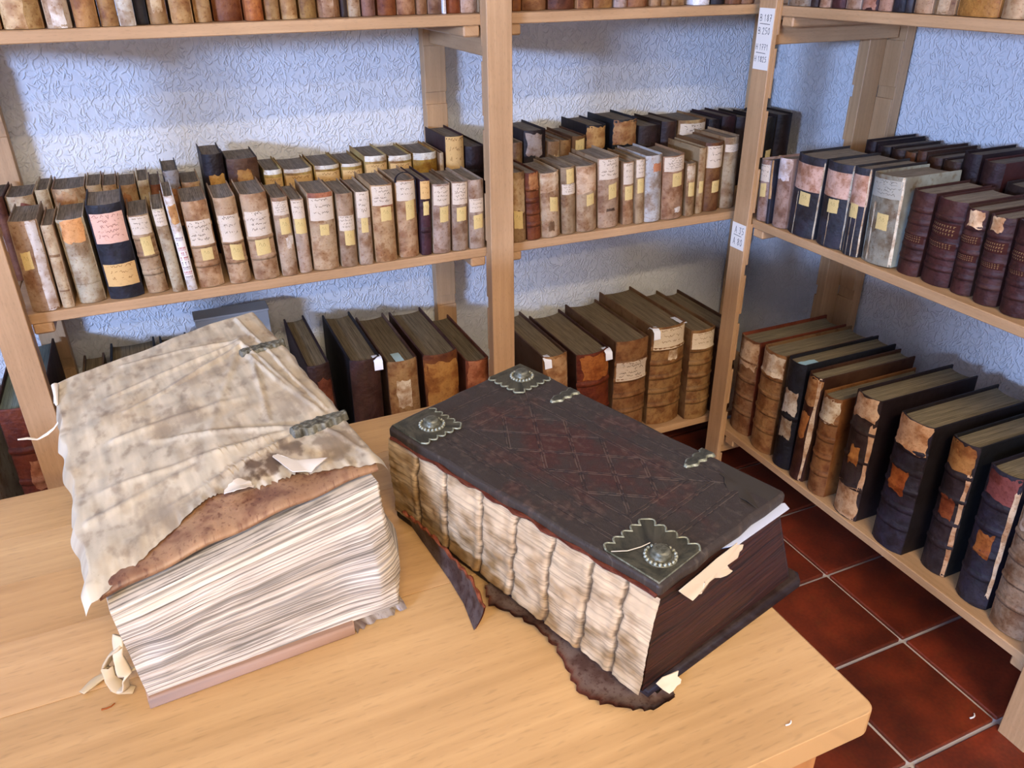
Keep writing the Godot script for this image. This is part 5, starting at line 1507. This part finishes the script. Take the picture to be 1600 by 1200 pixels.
	book("low black book, first from the corner post, rear row, right rack middle shelf", g_8, Vector3(0.8969, 0.7809, 0.1524), -PI / 2, 0.000, 0.0295, 0.1868, 0.160, "2a1e1c", "241a18", "8c8478", 0, "")
	book("black book, second from the corner post, rear row, right rack middle shelf", g_8, Vector3(0.8969, 0.7809, 0.1899), -PI / 2, 0.000, 0.0397, 0.1819, 0.160, "2c201c", "261c18", "8c8478", 0, "")
	book("dark brown book, third from the corner post, rear row, right rack middle shelf", g_8, Vector3(0.8969, 0.7809, 0.2306), -PI / 2, 0.000, 0.0381, 0.1822, 0.160, "3a261a", "2e2018", "8c8478", 0, "")
	book("brown book, fourth from the corner post, rear row, right rack middle shelf", g_8, Vector3(0.8969, 0.7809, 0.2666), -PI / 2, 0.000, 0.0306, 0.1827, 0.160, "6a4426", "3a281c", "8c8478", 0, "")
	book("narrow brown book, fifth from the corner post, rear row, right rack middle shelf", g_8, Vector3(0.8969, 0.7809, 0.2960), -PI / 2, 0.000, 0.0252, 0.1907, 0.160, "5a3820", "38261a", "8c8478", 0, "")
	book("dark brown book, sixth from the corner post, rear row, right rack middle shelf", g_8, Vector3(0.8969, 0.7809, 0.3305), -PI / 2, 0.000, 0.0387, 0.1838, 0.160, "4a2e1c", "33221a", "8c8478", 0, "")
	book("dark book, seventh from the corner post, rear row, right rack middle shelf", g_8, Vector3(0.8969, 0.7809, 0.3735), -PI / 2, 0.000, 0.0435, 0.1842, 0.160, "402818", "302018", "8c8478", 0, "")
	book("tall dark book, eighth from the corner post, rear row, right rack middle shelf", g_8, Vector3(0.8969, 0.7809, 0.4175), -PI / 2, 0.000, 0.0407, 0.2080, 0.160, "2e2020", "2a1c1a", "8c8478", 0, "")
	book("tall dark book, ninth from the corner post, rear row, right rack middle shelf", g_8, Vector3(0.8969, 0.7809, 0.4664), -PI / 2, 0.000, 0.0488, 0.2005, 0.160, "3a2220", "46201a", "8c8478", 0, "")
	book("thick dark book, tenth from the corner post, rear row, right rack middle shelf", g_8, Vector3(0.8969, 0.7809, 0.5450), -PI / 2, 0.000, 0.0843, 0.1677, 0.160, "30241e", "2c201c", "8c8478", 0, "")
	# left bay's bottom shelf
	var g_9 := "books on the left bay's bottom shelf"
	book("yellowish folio half hidden, first from the left post, left bottom shelf", g_9, Vector3(-0.8550, 0.1827, -0.0500), 0.0, 0.000, 0.0436, 0.3620, 0.320, "7c6030", "6e5428", "86785e", 3, "")
	book("black folio half hidden, second from the left post, left bottom shelf", g_9, Vector3(-0.7680, 0.1827, -0.0500), 0.0, 0.000, 0.0951, 0.3850, 0.310, "1e1a1a", "181616", "86785e", 3, "")
	book("dark folio half hidden, third from the left post, left bottom shelf", g_9, Vector3(-0.6800, 0.1827, -0.0500), 0.0, 0.000, 0.0601, 0.3830, 0.310, "2a1e1a", "1a1616", "86785e", 3, "")
	book("dark folio with red worn spine, fourth from the left post, left bottom shelf", g_9, Vector3(-0.3767, 0.1827, -0.0600), 0.0, 0.050, 0.0506, 0.3747, 0.300, "3a2418", "2a1c16", "86785e", 2, "P.1-.4:.3-.9:6e3a20")
	book("dark folio with light brown foot, fifth from the left post, left bottom shelf", g_9, Vector3(-0.2960, 0.1827, -0.0600), 0.0, -0.019, 0.0711, 0.3661, 0.300, "4a3024", "1e1816", "86785e", 1, "P.47-1:.05-.97:a87450 M.9:f0f2f6")
	book("tan worn folio with torn white label, sixth from the left post, left bottom shelf", g_9, Vector3(-0.2019, 0.1827, -0.0600), 0.0, 0.004, 0.0738, 0.3463, 0.300, "b08a5c", "5a4030", "86785e", 1, "P.15-.35:.25-.7:e0d0b0 P.93-1:.02-.6:e8dcd0 M.45:b8d4d0:1")
	book("folio with big orange patch, seventh from the left post, left bottom shelf", g_9, Vector3(-0.1055, 0.1827, -0.0600), 0.0, 0.006, 0.0862, 0.3447, 0.300, "7c4a26", "4a2c20", "86785e", 0, "P.06-.5:.05-.97:b07c3c")
	book("small red brown folio, eighth from the left post, left bottom shelf", g_9, Vector3(-0.0153, 0.1827, -0.0600), 0.0, 0.001, 0.0600, 0.3093, 0.300, "8a4c30", "6a3c28", "86785e", 0, "P.0-.25:.05-.95:a86844")
	# corner bay's bottom shelf
	var g_10 := "books on the corner bay's bottom shelf"
	book("tan folio, first from the middle post, corner bottom shelf", g_10, Vector3(0.2097, 0.1827, -0.0600), 0.0, 0.050, 0.0702, 0.2768, 0.300, "a87c50", "5a4030", "948468", 0, "P.02-.6:.15-.95:b89064 M.15:f0f2f6")
	book("red brown folio with orange head, second from the middle post, corner bottom shelf", g_10, Vector3(0.3207, 0.1827, -0.0600), 0.0, 0.050, 0.0973, 0.2608, 0.300, "7a3c24", "4a2c20", "948468", 2, "P.02-.3:.15-.97:a8642c M.92:eef0f4")
	book("brown folio with white label field, third from the middle post, corner bottom shelf", g_10, Vector3(0.4256, 0.1827, -0.0600), 0.0, -0.002, 0.1010, 0.2760, 0.300, "9a7048", "6a4c32", "948468", 4, "T.22-.42:c")
	book("tallest tan folio with raised bands, fourth from the middle post, corner bottom shelf", g_10, Vector3(0.5396, 0.1827, -0.0521), 0.0, 0.012, 0.1055, 0.2991, 0.300, "a47c4e", "7a5a3a", "948468", 5, "T.02-.22:tanw P.24-.34:.45-.75:e0d0b0 M.06:f4f6fa M.92:f0f2f6:1")
	book("tan folio with raised bands, fifth from the middle post, corner bottom shelf", g_10, Vector3(0.6397, 0.1827, -0.0340), 0.0, 0.018, 0.0780, 0.2780, 0.300, "a47e50", "7a5a3a", "948468", 5, "T.03-.2:tanw")
	book("brown folio, sixth from the middle post, corner bottom shelf", g_10, Vector3(0.7273, 0.1827, -0.0340), 0.0, 0.037, 0.0638, 0.2681, 0.300, "8a6440", "5c4430", "948468", 5, "")
	# right rack's bottom shelf
	var g_11 := "books on the right rack's bottom shelf"
	book("tan folio with peeling label, first from the corner post, right rack bottom shelf", g_11, Vector3(0.6957, 0.1827, 0.0683), -PI / 2, 0.005, 0.0775, 0.2814, 0.300, "9c7450", "7a3c22", "9a8e70", 4, "P.02-.3:.05-.97:d0b088")
	book("tan folio with bulging spine, second from the corner post, right rack bottom shelf", g_11, Vector3(0.6850, 0.1827, 0.1677), -PI / 2, -0.005, 0.0803, 0.2911, 0.300, "a87c50", "7a5a3a", "9a8e70", 4, "P.03-.22:.03-.97:dcc8a8")
	book("black binder with two paper labels, third from the corner post, right rack bottom shelf", g_11, Vector3(0.6810, 0.1827, 0.2532), -PI / 2, -0.001, 0.0616, 0.3012, 0.300, "24242a", "1e1e22", "9a8e70", 1, "P.26-.47:.25-.9:c8bca8 P.52-.7:.3-.85:a89880 M.7:a8ccd4:1")
	book("narrow dark book with torn joint, fourth from the corner post, right rack bottom shelf", g_11, Vector3(0.6790, 0.1827, 0.3147), -PI / 2, -0.028, 0.0482, 0.2954, 0.300, "4a2c20", "4a3020", "9a8e70", 0, "P.02-.26:.05-.95:b08454 P.35-.58:.05-.7:b07038 P.0-1:.8-.95:d8c0a0")
	book("slim tan folio with brown boards, fifth from the corner post, right rack bottom shelf", g_11, Vector3(0.6789, 0.1827, 0.3830), -PI / 2, 0.012, 0.0577, 0.2688, 0.300, "9a6c44", "8a5a30", "9a8e70", 4, "P.03-.25:.08-.95:d4c4a4")
	book("black folio with tan head and foot, sixth from the corner post, right rack bottom shelf", g_11, Vector3(0.6789, 0.1827, 0.4816), -PI / 2, 0.008, 0.0702, 0.3194, 0.300, "42342e", "241c1a", "9a8e70", 3, "P0-.18:.05-.97:d0ac84 P.4-.55:.3-.7:b87838 P.72-1:0-.97:bc9468 P.2-.72:.86-1:c8a078")
	book("thick blue black folio with orange square, seventh from the corner post, right rack bottom shelf", g_11, Vector3(0.6796, 0.1827, 0.6060), -PI / 2, 0.006, 0.0839, 0.3234, 0.300, "35303a", "1e1a1a", "9a8e70", 5, "P.0-.2:.04-.95:d0a478 P.37-.54:.2-.7:a85c28")
	book("black folio with torn pale joint, eighth from the corner post, right rack bottom shelf", g_11, Vector3(0.7069, 0.1827, 0.7080), -PI / 2, 0.022, 0.0629, 0.3193, 0.300, "352a2a", "1c1818", "9a8e70", 4, "P.01-.2:.03-.93:a8743c P.4-.56:.25-.75:8a4824 P.2-1:.86-.97:c8a078")
	book("blue black folio with red label, ninth from the corner post, right rack bottom shelf", g_11, Vector3(0.6969, 0.1827, 0.8079), -PI / 2, 0.030, 0.0703, 0.3100, 0.300, "33303a", "1e1a1e", "9a8e70", 4, "P.02-.2:.05-.95:7a4038 P.45-.62:.25-.75:9a5a28 P.1-.9:.9-1:d0b490")
	book("pale brown folio, tenth from the corner post, right rack bottom shelf", g_11, Vector3(0.6883, 0.1827, 0.8943), -PI / 2, 0.034, 0.0723, 0.2842, 0.300, "a08468", "8a6c50", "9a8e70", 4, "P.0-.2:.1-.95:c0a488")
	# bottom shelf left of the left post
	var g_12 := "books on the bottom shelf left of the left post"
	book("big folio with red leather, first from the left post, bottom shelf, left of the post", g_12, Vector3(-0.9700, 0.1827, -0.0500), 0.0, 0.000, 0.0854, 0.4100, 0.335, "6c3420", "3c2418", "8c9a92", 4, "P.3-.45:.3-.95:a06a48")
	book("brown folio, second from the left post, bottom shelf, left of the post", g_12, Vector3(-1.0900, 0.1827, -0.0500), 0.0, 0.000, 0.0660, 0.3300, 0.330, "7a5630", "d0c4b0", "7c8880", 4, "")
